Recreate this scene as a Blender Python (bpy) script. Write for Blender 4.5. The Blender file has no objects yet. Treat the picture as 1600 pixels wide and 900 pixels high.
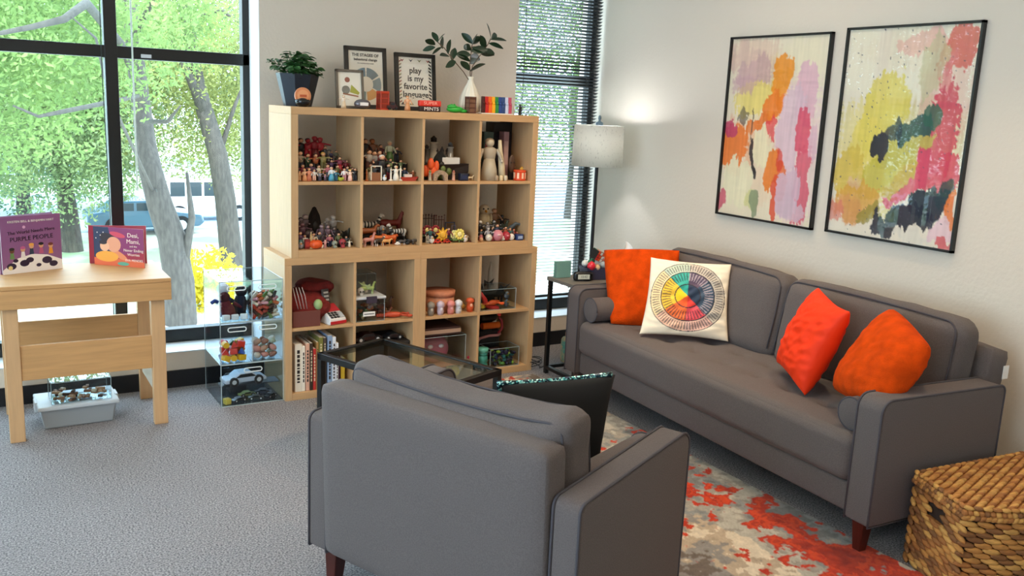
import bpy, bmesh, math, random
from math import sin, cos, pi, radians, sqrt
from mathutils import Vector, Matrix, noise
R = random.Random(7)
S = bpy.context.scene; COL = S.collection
# ---------------------------------------------------------------- camera
CP = Vector((-1.3615, -4.5195, 1.5918)); YAW, PIT, ROL = .5441, .1987, .0457; FPX = 1411.3
fw = Vector((sin(YAW)*cos(PIT), cos(YAW)*cos(PIT), -sin(PIT)))
r0 = Vector((cos(YAW), -sin(YAW), 0)); u0 = r0.cross(fw)
rt = r0*cos(ROL)+u0*sin(ROL); up = -r0*sin(ROL)+u0*cos(ROL)
cd = bpy.data.cameras.new('camera'); cam = bpy.data.objects.new('camera', cd); COL.objects.link(cam)
cd.sensor_width = 36; cd.lens = FPX/1600*36; cd.clip_end = 500
cam.matrix_world = Matrix(((rt.x, up.x, -fw.x, CP.x), (rt.y, up.y, -fw.y, CP.y), (rt.z, up.z, -fw.z, CP.z), (0, 0, 0, 1)))
S.camera = cam
def at(px, py, **k):
    d = fw*FPX+rt*(px-800)+up*(450-py); a, v = list(k.items())[0]; i = 'xyz'.index(a)
    return CP+d*((v-CP[i])/d[i])
# ---------------------------------------------------------------- world, sun, exposure
S.view_settings.view_transform = 'Standard'; S.view_settings.look = 'None'
S.view_settings.exposure = 0.1; S.view_settings.gamma = 1; S.view_settings.use_curve_mapping = False
try:
    S.cycles.transparent_max_bounces = 24; S.cycles.max_bounces = 8; S.cycles.sample_clamp_indirect = 6
except Exception: pass
W = bpy.data.worlds.new('world'); S.world = W; W.use_nodes = True
bg = W.node_tree.nodes['Background']; bg.inputs[0].default_value = (.65, .81, 1, 1); bg.inputs[1].default_value = 8.8
def light(name, typ, loc, energy, color, rot=(0, 0, 0), **k):
    l = bpy.data.lights.new(name, typ); l.energy = energy; l.color = color
    for a, v in k.items(): setattr(l, a, v)
    o = bpy.data.objects.new(name, l); COL.objects.link(o); o.location = loc; o.rotation_euler = rot; return o
light('sun', 'SUN', (0, 0, 10), 4.5, (1, .95, .88), (radians(48), 0, radians(-35)), angle=radians(1))
for n, loc, sx, sy, rot in (('window_portal', (-1.9, .80, 1.45), 3.8, 2.3, (radians(-90), 0, 0)), ('window_portal', (2.0, .80, 1.45), .75, 2.3, (radians(-90), 0, 0)),
                            ('window_portal', (-4.6, -3.4, 1.5), 2.2, 4.4, (0, radians(-90), 0))):
    p = light(n, 'AREA', loc, 1, (1, 1, 1), rot, shape='RECTANGLE', size=sx, size_y=sy); p.data.cycles.is_portal = True
CEIL = 2.75
for x, y in ((-2.6, -2.2), (-.6, -2.2), (-2.6, -4.8), (-.6, -4.8), (1.3, -4.8), (1.2, -1.2)):   # unseen ceiling fill lights, added to brighten the room
    light('fill_light', 'AREA', (x, y, CEIL-.05), 6 if x > 1.1 else 11, (1, .82, .62), (0, 0, 0), shape='RECTANGLE', size=1.1, size_y=.55)
for x, y in ((1.75, -1.0), (1.75, -2.4), (1.0, -1.4)):     # wall-washing downlights over the pictures
    light('downlight', 'SPOT', (x, y, CEIL-.03), 62, (1, .74, .46), (radians(20 if x < 1.1 else 0), radians(0 if x < 1.1 else 12), 0), spot_size=radians(95), spot_blend=.8, shadow_soft_size=.05)
# ---------------------------------------------------------------- materials
def hx(h):
    h = h.lstrip('#'); c = [int(h[i:i+2], 16)/255 for i in (0, 2, 4)]
    return tuple(x/12.92 if x <= .04045 else ((x+.055)/1.055)**2.4 for x in c)
_m = {}
def mat(name, col='#888888', rough=.6, metal=0, bump=0, bscale=60, var=0, vscale=8, stretch=None, sheen=0, coat=0, trans=0, emit=None, spec=None, col2=None, detail=4):
    if name in _m: return _m[name]
    m = bpy.data.materials.new(name); m.use_nodes = True; _m[name] = m
    nt = m.node_tree; b = nt.nodes['Principled BSDF']; c = hx(col) if isinstance(col, str) else col
    b.inputs['Base Color'].default_value = (*c, 1); b.inputs['Roughness'].default_value = rough; b.inputs['Metallic'].default_value = metal
    b.inputs['Sheen Weight'].default_value = sheen; b.inputs['Sheen Tint'].default_value = (*[min(1, q*1.6+.02) for q in c], 1); b.inputs['Coat Weight'].default_value = coat; b.inputs['Transmission Weight'].default_value = trans
    if spec is not None: b.inputs['Specular IOR Level'].default_value = spec
    if emit: b.inputs['Emission Color'].default_value = (*hx(emit[0]), 1); b.inputs['Emission Strength'].default_value = emit[1]
    tc = nt.nodes.new('ShaderNodeTexCoord'); mp = nt.nodes.new('ShaderNodeMapping'); nt.links.new(tc.outputs['Object'], mp.inputs[0])
    if stretch: mp.inputs['Scale'].default_value = stretch
    if var or col2:
        n = nt.nodes.new('ShaderNodeTexNoise'); n.inputs['Scale'].default_value = vscale; n.inputs['Detail'].default_value = detail
        nt.links.new(mp.outputs[0], n.inputs['Vector'])
        rp = nt.nodes.new('ShaderNodeValToRGB'); rp.color_ramp.elements[0].position = .35; rp.color_ramp.elements[1].position = .65
        c2 = hx(col2) if col2 else tuple(x*(1-var) for x in c)
        rp.color_ramp.elements[0].color = (*c2, 1); rp.color_ramp.elements[1].color = (*c, 1)
        nt.links.new(n.outputs['Fac'], rp.inputs[0]); nt.links.new(rp.outputs[0], b.inputs['Base Color'])
    if bump:
        n2 = nt.nodes.new('ShaderNodeTexNoise'); n2.inputs['Scale'].default_value = bscale; n2.inputs['Detail'].default_value = 3
        nt.links.new(mp.outputs[0], n2.inputs['Vector'])
        bp = nt.nodes.new('ShaderNodeBump'); bp.inputs['Strength'].default_value = bump; bp.inputs['Distance'].default_value = .004
        nt.links.new(n2.outputs['Fac'], bp.inputs['Height']); nt.links.new(bp.outputs[0], b.inputs['Normal'])
    return m
def vmat(name, rough=.8, coat=0, bump=0, bscale=200, sheen=0, spec=.5):      # colour from the mesh's own painted pattern
    m = mat(name, rough=rough, coat=coat, bump=bump, bscale=bscale, sheen=sheen, spec=spec)
    nt = m.node_tree; a = nt.nodes.new('ShaderNodeVertexColor'); a.layer_name = 'pattern'
    nt.links.new(a.outputs[0], nt.nodes['Principled BSDF'].inputs['Base Color']); return m
def glassy(name, tint, ior=1.45, refl=1.0, rough=0):
    if name in _m: return _m[name]
    m = bpy.data.materials.new(name); m.use_nodes = True; _m[name] = m; nt = m.node_tree; nt.nodes.clear()
    o = nt.nodes.new('ShaderNodeOutputMaterial'); t = nt.nodes.new('ShaderNodeBsdfTransparent'); g = nt.nodes.new('ShaderNodeBsdfGlossy')
    t.inputs[0].default_value = (*tint, 1); g.inputs['Roughness'].default_value = rough; f = nt.nodes.new('ShaderNodeFresnel'); f.inputs[0].default_value = ior
    mx = nt.nodes.new('ShaderNodeMixShader'); mm = nt.nodes.new('ShaderNodeMath'); mm.operation = 'MULTIPLY'; mm.inputs[1].default_value = refl
    ge = nt.nodes.new('ShaderNodeNewGeometry'); io = nt.nodes.new('ShaderNodeMix'); io.inputs[2].default_value = ior; io.inputs[3].default_value = 1/ior; nt.links.new(ge.outputs['Backfacing'], io.inputs[0]); nt.links.new(io.outputs[0], f.inputs[0])
    nt.links.new(f.outputs[0], mm.inputs[0]); nt.links.new(mm.outputs[0], mx.inputs[0]); nt.links.new(t.outputs[0], mx.inputs[1]); nt.links.new(g.outputs[0], mx.inputs[2]); nt.links.new(mx.outputs[0], o.inputs[0])
    return m
def leafmat(name, c, tr=.5, var=.45, vs=.9):
    m = bpy.data.materials.new(name); m.use_nodes = True; nt = m.node_tree; nt.nodes.clear()
    o = nt.nodes.new('ShaderNodeOutputMaterial'); d = nt.nodes.new('ShaderNodeBsdfDiffuse'); t = nt.nodes.new('ShaderNodeBsdfTranslucent'); mx = nt.nodes.new('ShaderNodeMixShader')
    mx.inputs[0].default_value = tr; n = nt.nodes.new('ShaderNodeTexNoise'); n.inputs['Scale'].default_value = vs; tc = nt.nodes.new('ShaderNodeTexCoord'); nt.links.new(tc.outputs['Object'], n.inputs['Vector'])
    rp = nt.nodes.new('ShaderNodeValToRGB'); c = hx(c); rp.color_ramp.elements[0].position = .3; rp.color_ramp.elements[1].position = .7
    rp.color_ramp.elements[0].color = (*[x*(1-var) for x in c], 1); rp.color_ramp.elements[1].color = (min(1, c[0]*1.25), min(1, c[1]*1.1), c[2], 1)
    nt.links.new(n.outputs['Fac'], rp.inputs[0])
    for q in (d, t): nt.links.new(rp.outputs[0], q.inputs[0])
    nt.links.new(d.outputs[0], mx.inputs[1]); nt.links.new(t.outputs[0], mx.inputs[2]); nt.links.new(mx.outputs[0], o.inputs[0]); return m
C3 = lambda h, r=.45: mat('plastic_'+h.strip('#'), h, r)
WALL = mat('wall_paint', '#d9cdbe', .85, bump=.35, bscale=55)
WALLW = mat('reveal_paint', '#dfe2e2', .8)
BLACKM = mat('black_frame', '#0d0f11', .4)
FAB = mat('grey_fabric', '#625a59', .95, bump=.5, bscale=420, var=.22, vscale=260, sheen=.25)
PIPE = mat('grey_piping', '#47444a', .9, bump=.3, bscale=400)
OAK = mat('stained_oak', '#c7a277', .55, var=.10, vscale=6, stretch=(14, 14, 1.2), bump=.06, bscale=90)
OAKH = mat('stained_oak_rail', '#c79f72', .55, var=.10, vscale=6, stretch=(1.2, 14, 14), bump=.06, bscale=90)
PINE = mat('clear_pine', '#cb9a64', .5, var=.14, vscale=4, stretch=(1.2, 18, 18))
PINEV = mat('clear_pine_leg', '#cfa476', .5, var=.10, vscale=4, stretch=(18, 18, 1.2))
GLASS = glassy('window_glass', (.94, .975, .965), 1.35, .5)
ACR = glassy('clear_acrylic', (.90, .94, .96), 1.42, .9)
TGL = glassy('table_glass', (.80, .90, .88), 1.45, .8)
# ---------------------------------------------------------------- mesh builder
def rotz(a): return Matrix.Rotation(a, 4, 'Z')
def TR(x=0, y=0, z=0, rx=0, ry=0, rz=0): return Matrix.Translation((x, y, z)) @ Matrix.Rotation(rz, 4, 'Z') @ Matrix.Rotation(ry, 4, 'Y') @ Matrix.Rotation(rx, 4, 'X')
class MB:
    def __init__(s): s.v = []; s.f = []; s.fm = []; s.sm = []; s.ms = []; s.T = Matrix()
    def mi(s, m):
        if m not in s.ms: s.ms.append(m)
        return s.ms.index(m)
    def add(s, vs, fs, m, smooth=False, M=None):
        b = len(s.v); T = s.T @ M if M is not None else s.T; s.v += [T @ Vector(v) for v in vs]; k = s.mi(m)
        for f in fs: s.f.append([b+i for i in f]); s.fm.append(k); s.sm.append(smooth)
        return s
    def box(s, x0, x1, y0, y1, z0, z1, m, M=None, bv=0):
        if bv:
            bm = bmesh.new(); bmesh.ops.create_cube(bm, size=1); 
            for v in bm.verts: v.co = Vector(((x0+x1)/2+v.co.x*(x1-x0), (y0+y1)/2+v.co.y*(y1-y0), (z0+z1)/2+v.co.z*(z1-z0)))
            bmesh.ops.bevel(bm, geom=bm.edges[:], offset=bv, segments=3, affect='EDGES', profile=.5); bm.verts.index_update()
            s.add([v.co.copy() for v in bm.verts], [[v.index for v in f.verts] for f in bm.faces], m, True, M); bm.free(); return s
        vs = [(x, y, z) for x in (x0, x1) for y in (y0, y1) for z in (z0, z1)]
        return s.add(vs, [(0, 1, 3, 2), (4, 6, 7, 5), (0, 4, 5, 1), (2, 3, 7, 6), (0, 2, 6, 4), (1, 5, 7, 3)], m, False, M)
    def cyl(s, p0, p1, r0, r1=None, m=None, n=12, M=None, caps=True, smooth=True):
        r1 = r0 if r1 is None else r1; p0 = Vector(p0); p1 = Vector(p1); d = (p1-p0).normalized(); a = d.orthogonal().normalized(); b = d.cross(a)
        vs = [p+(a*cos(2*pi*i/n)+b*sin(2*pi*i/n))*r for p, r in ((p0, r0), (p1, r1)) for i in range(n)]
        s.add(vs, [(i, (i+1) % n, n+(i+1) % n, n+i) for i in range(n)], m, smooth, M)
        if caps: s.add(vs, [list(range(n))[::-1], list(range(n, 2*n))], m, False, M)
        return s
    def tube(s, pts, r, m, n=8, M=None, rf=None):
        pts = [Vector(p) for p in pts]; vs = []; a = None
        for i, p in enumerate(pts):
            d = (pts[min(i+1, len(pts)-1)]-pts[max(i-1, 0)]).normalized()
            a = d.orthogonal().normalized() if a is None else (a-d*a.dot(d)).normalized()
            b = d.cross(a); rr = r*(rf(i/(len(pts)-1)) if rf else 1)
            vs += [p+(a*cos(2*pi*k/n)+b*sin(2*pi*k/n))*rr for k in range(n)]
        fs = [(i*n+k, i*n+(k+1) % n, (i+1)*n+(k+1) % n, (i+1)*n+k) for i in range(len(pts)-1) for k in range(n)]
        fs += [list(range(n))[::-1], list(range((len(pts)-1)*n, len(pts)*n))]
        return s.add(vs, fs, m, True, M)
    def sph(s, c, r, m, n=10, k=7, M=None):
        if not hasattr(r, '__len__'): r = (r, r, r)
        vs = [(c[0], c[1], c[2]-r[2])]
        for j in range(1, k):
            t = -pi/2+pi*j/k; vs += [(c[0]+r[0]*cos(t)*cos(2*pi*i/n), c[1]+r[1]*cos(t)*sin(2*pi*i/n), c[2]+r[2]*sin(t)) for i in range(n)]
        vs.append((c[0], c[1], c[2]+r[2])); L = len(vs)-1
        fs = [(0, 1+(i+1) % n, 1+i) for i in range(n)]+[(1+(j-1)*n+i, 1+(j-1)*n+(i+1) % n, 1+j*n+(i+1) % n, 1+j*n+i) for j in range(1, k-1) for i in range(n)]+[(L, 1+(k-2)*n+i, 1+(k-2)*n+(i+1) % n) for i in range(n)]
        return s.add(vs, fs, m, True, M)
    def lathe(s, prof, m, n=20, M=None, smooth=True, rip=0, nr=8):
        vs = []
        for r, z in prof:
            vs += [((r*(1+rip*cos(nr*2*pi*i/n)))*cos(2*pi*i/n), (r*(1+rip*cos(nr*2*pi*i/n)))*sin(2*pi*i/n), z) for i in range(n)]
        fs = [(j*n+i, j*n+(i+1) % n, (j+1)*n+(i+1) % n, (j+1)*n+i) for j in range(len(prof)-1) for i in range(n)]
        fs += [list(range(n))[::-1], list(range((len(prof)-1)*n, len(prof)*n))]
        return s.add(vs, fs, m, smooth, M)
    def poly(s, pts, m, t=0, M=None):            # polygon in local xz, thickness t along +y
        n = len(pts); vs = [(x, 0, z) for x, z in pts]
        if not t: return s.add(vs, [list(range(n))], m, False, M)
        vs += [(x, t, z) for x, z in pts]
        return s.add(vs, [list(range(n)), list(range(n, 2*n))[::-1]]+[(i, n+i, n+(i+1) % n, (i+1) % n) for i in range(n)], m, False, M)
    def grid(s, nu, nv, fn, m, M=None, smooth=True):
        vs = [fn(i/nu, j/nv) for j in range(nv+1) for i in range(nu+1)]; w = nu+1
        return s.add(vs, [(j*w+i, j*w+i+1, (j+1)*w+i+1, (j+1)*w+i) for j in range(nv) for i in range(nu)], m, smooth, M)
    def build(s, name, parent=None, loc=None, rot=None, subsurf=0, bevel=0, colors=None, keep=None):
        me = bpy.data.meshes.new(name); me.from_pydata([tuple(v) for v in s.v], [], s.f)
        for m in s.ms: me.materials.append(m)
        me.polygons.foreach_set('material_index', s.fm); me.polygons.foreach_set('use_smooth', s.sm)
        if colors:
            at_ = me.color_attributes.new('pattern', 'FLOAT_COLOR', 'POINT')
            at_.data.foreach_set('color', [c for q in colors for c in (*q, 1)])
        me.update(); o = bpy.data.objects.new(name, me); COL.objects.link(o)
        if parent: o.parent = parent
        if loc is not None: o.location = loc
        if rot is not None: o.rotation_euler = rot
        if bevel:
            bm_ = o.modifiers.new('bevel', 'BEVEL'); bm_.width = bevel; bm_.segments = 2; bm_.limit_method = 'ANGLE'
        if subsurf:
            q = o.modifiers.new('sub', 'SUBSURF'); q.levels = q.render_levels = subsurf
        return o
def tag(o, label, cat, group=None):
    o['label'] = label; o['category'] = cat
    if group: o['group'] = group
    return o
def thing(name, label, cat, loc=(0, 0, 0), rz=0, group=None):
    o = bpy.data.objects.new(name, None); COL.objects.link(o); o.empty_display_size = .05; o.location = loc; o.rotation_euler = (0, 0, rz); return tag(o, label, cat, group)
def struct(o): o['kind'] = 'structure'; return o
def text(s, size, m, parent, M, name='lettering', ext=.0004, align='CENTER', xs=1, bold=0):
    c = bpy.data.curves.new(name, 'FONT'); c.body = s; c.size = size; c.extrude = ext; c.offset = bold; c.align_x = align; c.align_y = 'CENTER'; c.resolution_u = 3
    o = bpy.data.objects.new(name, c); COL.objects.link(o); bpy.context.view_layer.update()
    me = bpy.data.meshes.new_from_object(o); bpy.data.objects.remove(o); me.materials.clear(); me.materials.append(m)
    me.transform(M @ Matrix.Diagonal((xs, 1, 1, 1))); q = bpy.data.objects.new(name, me); COL.objects.link(q); q.parent = parent; return q
UPR = Matrix.Rotation(pi/2, 4, 'X')          # text lying in xy -> standing in xz, read from -y
def softbox(mb, x0, x1, y0, y1, z0, z1, m, r=.04, puff=.02, n=14, M=None, wr=0, tuft=None, seed=0):
    # rounded, slightly puffed cushion as one closed grid cube
    bm = bmesh.new(); bmesh.ops.create_cube(bm, size=2); bmesh.ops.subdivide_edges(bm, edges=bm.edges[:], cuts=n, use_grid_fill=True)
    c = Vector(((x0+x1)/2, (y0+y1)/2, (z0+z1)/2)); h = Vector(((x1-x0)/2, (y1-y0)/2, (z1-z0)/2)); r = min(r, *[q*.98 for q in h])
    for v in bm.verts:
        q = v.co.copy()
        # finer spacing towards the edges
        q = Vector([math.copysign(1-(1-abs(t))**1.25 if abs(t) < 1 else 1, t) for t in q])
        p = Vector((q.x*h.x, q.y*h.y, q.z*h.z)); k = Vector([max(-h[i]+r, min(h[i]-r, p[i])) for i in range(3)]); d = p-k
        if d.length > 1e-6: p = k+d.normalized()*r if True else p
        nrm = Vector([0, 0, 0]); 
        for i in range(3):
            if abs(abs(v.co[i])-1) < 1e-5:
                o1, o2 = [t for t in range(3) if t != i]; w = (1-q[o1]**4)*(1-q[o2]**4)
                if h[i] == min(h): p[i] += math.copysign(puff*w, v.co[i])
                else: p[i] += math.copysign(puff*.35*w, v.co[i])
        if wr: p += Vector((noise.noise(p*9+Vector((seed, 0, 0))), noise.noise(p*9+Vector((0, seed+5, 0))), noise.noise(p*9+Vector((0, 0, seed+9)))))*wr
        if tuft and v.co.z > .999:
            for tx, ty in tuft:
                dd = (p.x+c.x-tx)**2+(p.y+c.y-ty)**2; p.z -= .018*math.exp(-dd/.0011)+.010*math.exp(-dd/.007)
        v.co = p+c
    bm.verts.index_update(); mb.add([v.co.copy() for v in bm.verts], [[v.index for v in f.verts] for f in bm.faces], m, True, M); bm.free(); return mb
def pillow(name, parent, corners, thick, m, n=26, pinch=.07, wr=0, seed=0, colorfn=None, base=None, rnd=.0):
    # corners: bottom-left, bottom-right, top-right, top-left of the near face, in world space
    c = [Vector(q)-(base or Vector()) for q in corners]; nrm = (c[1]-c[0]).cross(c[3]-c[0]).normalized(); vs = []; cols = []; idx = {}; fs = []
    for side in (0, 1):
        for j in range(n+1):
            for i in range(n+1):
                edge = i in (0, n) or j in (0, n)
                if side and edge: idx[(side, i, j)] = idx[(0, i, j)]; continue
                u, v = i/n, j/n; U, V = 2*u-1, 2*v-1
                kk = 1-rnd*U*U*V*V
                Up = kk*U*(1-pinch*(1-V*V)*abs(U)**2); Vp = kk*V*(1-pinch*(1-U*U)*abs(V)**2)
                a, b = (Up+1)/2, (Vp+1)/2
                p = c[0]*(1-a)*(1-b)+c[1]*a*(1-b)+c[2]*a*b+c[3]*(1-a)*b
                h = thick*(max(0, (1-U**2)*(1-V**2)))**.42*(1 if not side else -1)
                q = Vector((u*3+seed, v*3, side)); h *= 1+.10*noise.noise(q)
                p = p+nrm*h
                if wr: p += nrm*wr*noise.noise(Vector((u*8+seed, v*14+sin(u*5), side)))*(1-U**6)*(1-V**6)
                idx[(side, i, j)] = len(vs); vs.append(p); cols.append(colorfn(U, V, side) if colorfn else (1, 1, 1))
    for side in (0, 1):
        for j in range(n):
            for i in range(n):
                f = [idx[(side, i, j)], idx[(side, i+1, j)], idx[(side, i+1, j+1)], idx[(side, i, j+1)]]
                fs.append(f if side == 0 else f[::-1])
    mb = MB(); mb.add(vs, fs, m, True); return mb.build(name, parent, colors=cols if colorfn else None)
# ================================================================ ROOM
XW, YW, YG, XL, YB = 2.36, .475, .72, -4.5, -7.0
JL, JR = .013, 1.62          # wall between the two windows
HEAD = 2.6
def carpet():
    m = mat('grey_carpet', '#8d8a86', .95); nt = m.node_tree; b = nt.nodes['Principled BSDF']; tc = nt.nodes['Texture Coordinate']
    n = nt.nodes.new('ShaderNodeTexNoise'); n.inputs['Scale'].default_value = 150; n.inputs['Detail'].default_value = 2
    n2 = nt.nodes.new('ShaderNodeTexNoise'); n2.inputs['Scale'].default_value = 2.5
    rp = nt.nodes.new('ShaderNodeValToRGB'); e = rp.color_ramp.elements; e[0].position = .34; e[0].color = (*hx('#545257'), 1); e[1].position = .66; e[1].color = (*hx('#a8a2a2'), 1)
    mx = nt.nodes.new('ShaderNodeMixRGB'); mx.blend_type = 'MULTIPLY'; mx.inputs[0].default_value = .18
    for q in (n, n2): nt.links.new(tc.outputs['Object'], q.inputs['Vector'])
    nt.links.new(n.outputs['Fac'], rp.inputs[0]); nt.links.new(rp.outputs[0], mx.inputs[1]); nt.links.new(n2.outputs['Fac'], mx.inputs[2]); nt.links.new(mx.outputs[0], b.inputs['Base Color'])
    bp = nt.nodes.new('ShaderNodeBump'); bp.inputs['Strength'].default_value = .5; bp.inputs['Distance'].default_value = .006; nt.links.new(n.outputs['Fac'], bp.inputs['Height']); nt.links.new(bp.outputs[0], b.inputs['Normal'])
    return m
struct(MB().box(XL, XW, YB, YG+.1, -.1, 0, carpet()).build('floor'))
struct(MB().box(XL-.15, XW+.15, YB-.15, YG+.13, CEIL, CEIL+.12, mat('ceiling_paint', '#dcd6cc', .9)).build('ceiling'))
struct(MB().box(XW, XW+.15, YB, YG+.13, -.1, CEIL, WALL).build('wall_right'))
b = MB()
b.box(JL, JR, YW, YG+.1, 0, CEIL, WALL)
b.box(XL, JL, YW, YG+.1, 0, .193, WALL); b.box(JR, XW, YW, YG+.1, 0, .193, WALL)
b.box(XL, JL, YW, YG+.1, HEAD, CEIL, WALL); b.box(JR, XW, YW, YG+.1, HEAD, CEIL, WALL)
struct(b.build('wall_back'))
b = MB(); b.box(XL-.15, XL, YB, -5.7, 0, CEIL, WALL); b.box(XL-.15, XL, -1.1, YG+.13, 0, CEIL, WALL); b.box(XL-.15, XL, -5.7, -1.1, 0, .4, WALL); b.box(XL-.15, XL, -5.7, -1.1, HEAD, CEIL, WALL)
struct(b.build('wall_left'))
struct(MB().box(XL, XW, YB-.15, YB, 0, CEIL, WALL).build('wall_front'))
LED = mat('ledge_paint', '#cfd6da', .45)
struct(MB().box(XL, JL, YW-.004, YG-.03, .193, .199, LED).build('trim_1')); struct(MB().box(JR, XW, YW-.004, YG-.03, .193, .199, LED).build('trim_2'))
struct(MB().box(JL-.004, JL, YW, YG-.03, .2, HEAD, WALLW).build('trim_3'))
BB = mat('black_vinyl_base', '#14151a', .5)
struct(MB().box(XL, XW, YW-.012, YW, 0, .095, BB).build('baseboard_back')); struct(MB().box(XW-.012, XW, YB, YW-.012, 0, .095, BB).build('baseboard_right'))
def window(name, x0, x1, mull, z0=.2, z1=HEAD, tz=1.775):
    f = MB(); y0, y1 = YG-.05, YG+.02
    f.box(x0, x1, y0, y1, z0, z0+.075, BLACKM); f.box(x0, x1, y0, y1, z1-.06, z1, BLACKM); f.box(x1-.04, x1, y0, y1, z0, z1, BLACKM); f.box(x0, x0+.04, y0, y1, z0, z1, BLACKM)
    f.box(x0, x1, y0, y1, tz-.032, tz+.030, BLACKM)
    for x in mull: f.box(x-.031, x+.031, y0-.01, y1, z0, z1, BLACKM)
    o = struct(f.build(name, bevel=.003)); xs = [x0]+list(mull)+[x1]
    for a, c in zip(xs, xs[1:]):
        for lo, hi in ((z0, tz), (tz, z1)): MB().box(a, c, YG-.012, YG-.006, lo, hi, GLASS).build('pane', o)
    return o
w1 = window('window_1', -4.3, JL, [-.7-.728*k for k in range(5)])
MB().box(-.555, -.505, YG-.062, YG-.05, 1.752, 1.77, C3('#c9ced2')).build('latch', w1)
window('window_2', JR, XW, [])
f = MB()      # left wall window, behind the camera's left shoulder
for z in (.4, 1.75, HEAD-.06): f.box(XL-.12, XL-.06, -5.7, -1.1, z, z+.06, BLACKM)
for y in (-5.7, -4.55, -3.4, -2.25, -1.16): f.box(XL-.12, XL-.06, y, y+.06, .4, HEAD, BLACKM)
o = struct(f.build('window_3')); MB().box(XL-.10, XL-.095, -5.7, -1.1, .4, HEAD, GLASS).build('pane', o)
# venetian blind in the right window
bl = thing('venetian_blind', 'black slatted venetian blind hanging in the narrow window beside the shelves', 'blind', (1.99, .60, 0))
SL = mat('black_slat', '#17191b', .45)
MB().box(-.36, .355, -.02, .02, 2.5, 2.55, SL).build('headrail', bl)
s_ = MB()
z = .34
while z < 2.49: s_.box(-.355, .35, -.0155, .0155, -.0008, .0008, SL, TR(0, 0, z, rx=radians(-19))); z += .0212
s_.build('slats', bl); MB().box(-.355, .35, -.013, .013, .31, .325, SL).build('bottom_rail', bl)
cc = MB()
for x in (-.25, .245, .30, .315): cc.cyl((x, -.016, .32), (x, -.016, 2.5), .0018, None, C3('#2c2e30'), 5)
cc.build('cord', bl)
# loose blind wand and cord of the large window
tag(MB().cyl((0, 0, 0), (.0, 0, 1.6), .0045, None, C3('#cfdcd2'), 6).build('blind_wand', loc=(-.60, YG-.075, 1.06)), 'thin pale wand hanging in front of the large window, right of its black mullion', 'blind wand')
tag(MB().tube([(0, 0, 0), (.006, 0, .6), (-.004, 0, 1.3), (.0, 0, 2.25)], .0022, C3('#20302c'), 5).build('blind_cord', loc=(-.745, YG-.08, .33)), 'thin dark cord hanging just left of the black window mullion', 'cable')
# ceiling fittings modelled around the added fill lights
for k, (x, y) in enumerate(((-2.6, -2.2), (-.6, -2.2), (-2.6, -4.8), (-.6, -4.8), (1.3, -4.8), (1.2, -1.2))):
    t = thing('added_fill_panel', 'added white rectangular fill panel on the unseen ceiling, brightening the room', 'ceiling light', (x, y, CEIL), 0, 'added fill panels')
    fr = MB(); 
    for a in ((-.6, .6, -.32, -.29), (-.6, .6, .29, .32), (-.6, -.57, -.32, .32), (.57, .6, -.32, .32)): fr.box(*a, -.03, 0, C3('#e8e8e8'))
    fr.build('frame', t); MB().box(-.57, .57, -.29, .29, -.012, -.004, mat('diffuser', '#ffffff', .6, emit=('#fff2e0', 1.0))).build('diffuser', t)
# ================================================================ OUTSIDE
GZ = -4.0
def ground_mat():
    m = bpy.data.materials.new('ground'); m.use_nodes = True; nt = m.node_tree; b = nt.nodes['Principled BSDF']; b.inputs['Roughness'].default_value = .9
    tc = nt.nodes.new('ShaderNodeTexCoord'); n = nt.nodes.new('ShaderNodeTexNoise'); n.inputs['Scale'].default_value = .35; n.inputs['Detail'].default_value = 6
    nt.links.new(tc.outputs['Object'], n.inputs['Vector']); rp = nt.nodes.new('ShaderNodeValToRGB'); e = rp.color_ramp.elements
    e[0].position = .42; e[0].color = (*hx('#7f9670'), 1); e[1].position = .58; e[1].color = (*hx('#c9c4b4'), 1); nt.links.new(n.outputs['Fac'], rp.inputs[0]); nt.links.new(rp.outputs[0], b.inputs['Base Color']); return m
g = MB().box(-90, 90, 8, 140, GZ-.3, GZ, ground_mat()).build('ground'); struct(g)
struct(MB().box(-60, 60, 34, 48, GZ, GZ+.02, mat('asphalt', '#a9bccb', .9, var=.25, vscale=.8)).build('street'))
struct(MB().box(-60, 60, 60, 70, GZ, GZ+.02, mat('asphalt', '#a9bccb')).build('street'))
struct(MB().box(-40, 40, 14, 19.5, GZ, GZ+.03, mat('pale_paving', '#f2efe6', .8)).build('paved_path'))
BARK = mat('tree_bark', '#4e4943', .95, bump=1, bscale=9, var=.4, vscale=5, stretch=(3, 3, .8))
LM = [leafmat('leaf_'+str(i), c) for i, c in enumerate(('#7f9c62', '#97a368', '#709270', '#8ba276'))]
def foliage(tree, clumps, n, m, size=.2, name='foliage', parent=True):
    vs = []; fs = []
    tot = sum(c[3]**2 for c in clumps)
    for cx, cy, cz, r in clumps:
        for _ in range(int(n*r*r/tot)):
            d = Vector((R.gauss(0, 1), R.gauss(0, 1), R.gauss(0, .8))).normalized()*r*(R.random()**.4)
            p = Vector((cx, cy, cz))+d; a = Vector((R.gauss(0, 1), R.gauss(0, 1), R.gauss(0, 1))).normalized(); b_ = a.orthogonal().normalized(); s = size*R.uniform(.6, 1.3); k = len(vs)
            vs += [p-a*s, p+b_*s*.5, p+a*s, p-b_*s*.5]; fs.append((k, k+1, k+2, k+3))
    b = MB(); b.add(vs, fs, m); return b.build(name, tree)
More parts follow.
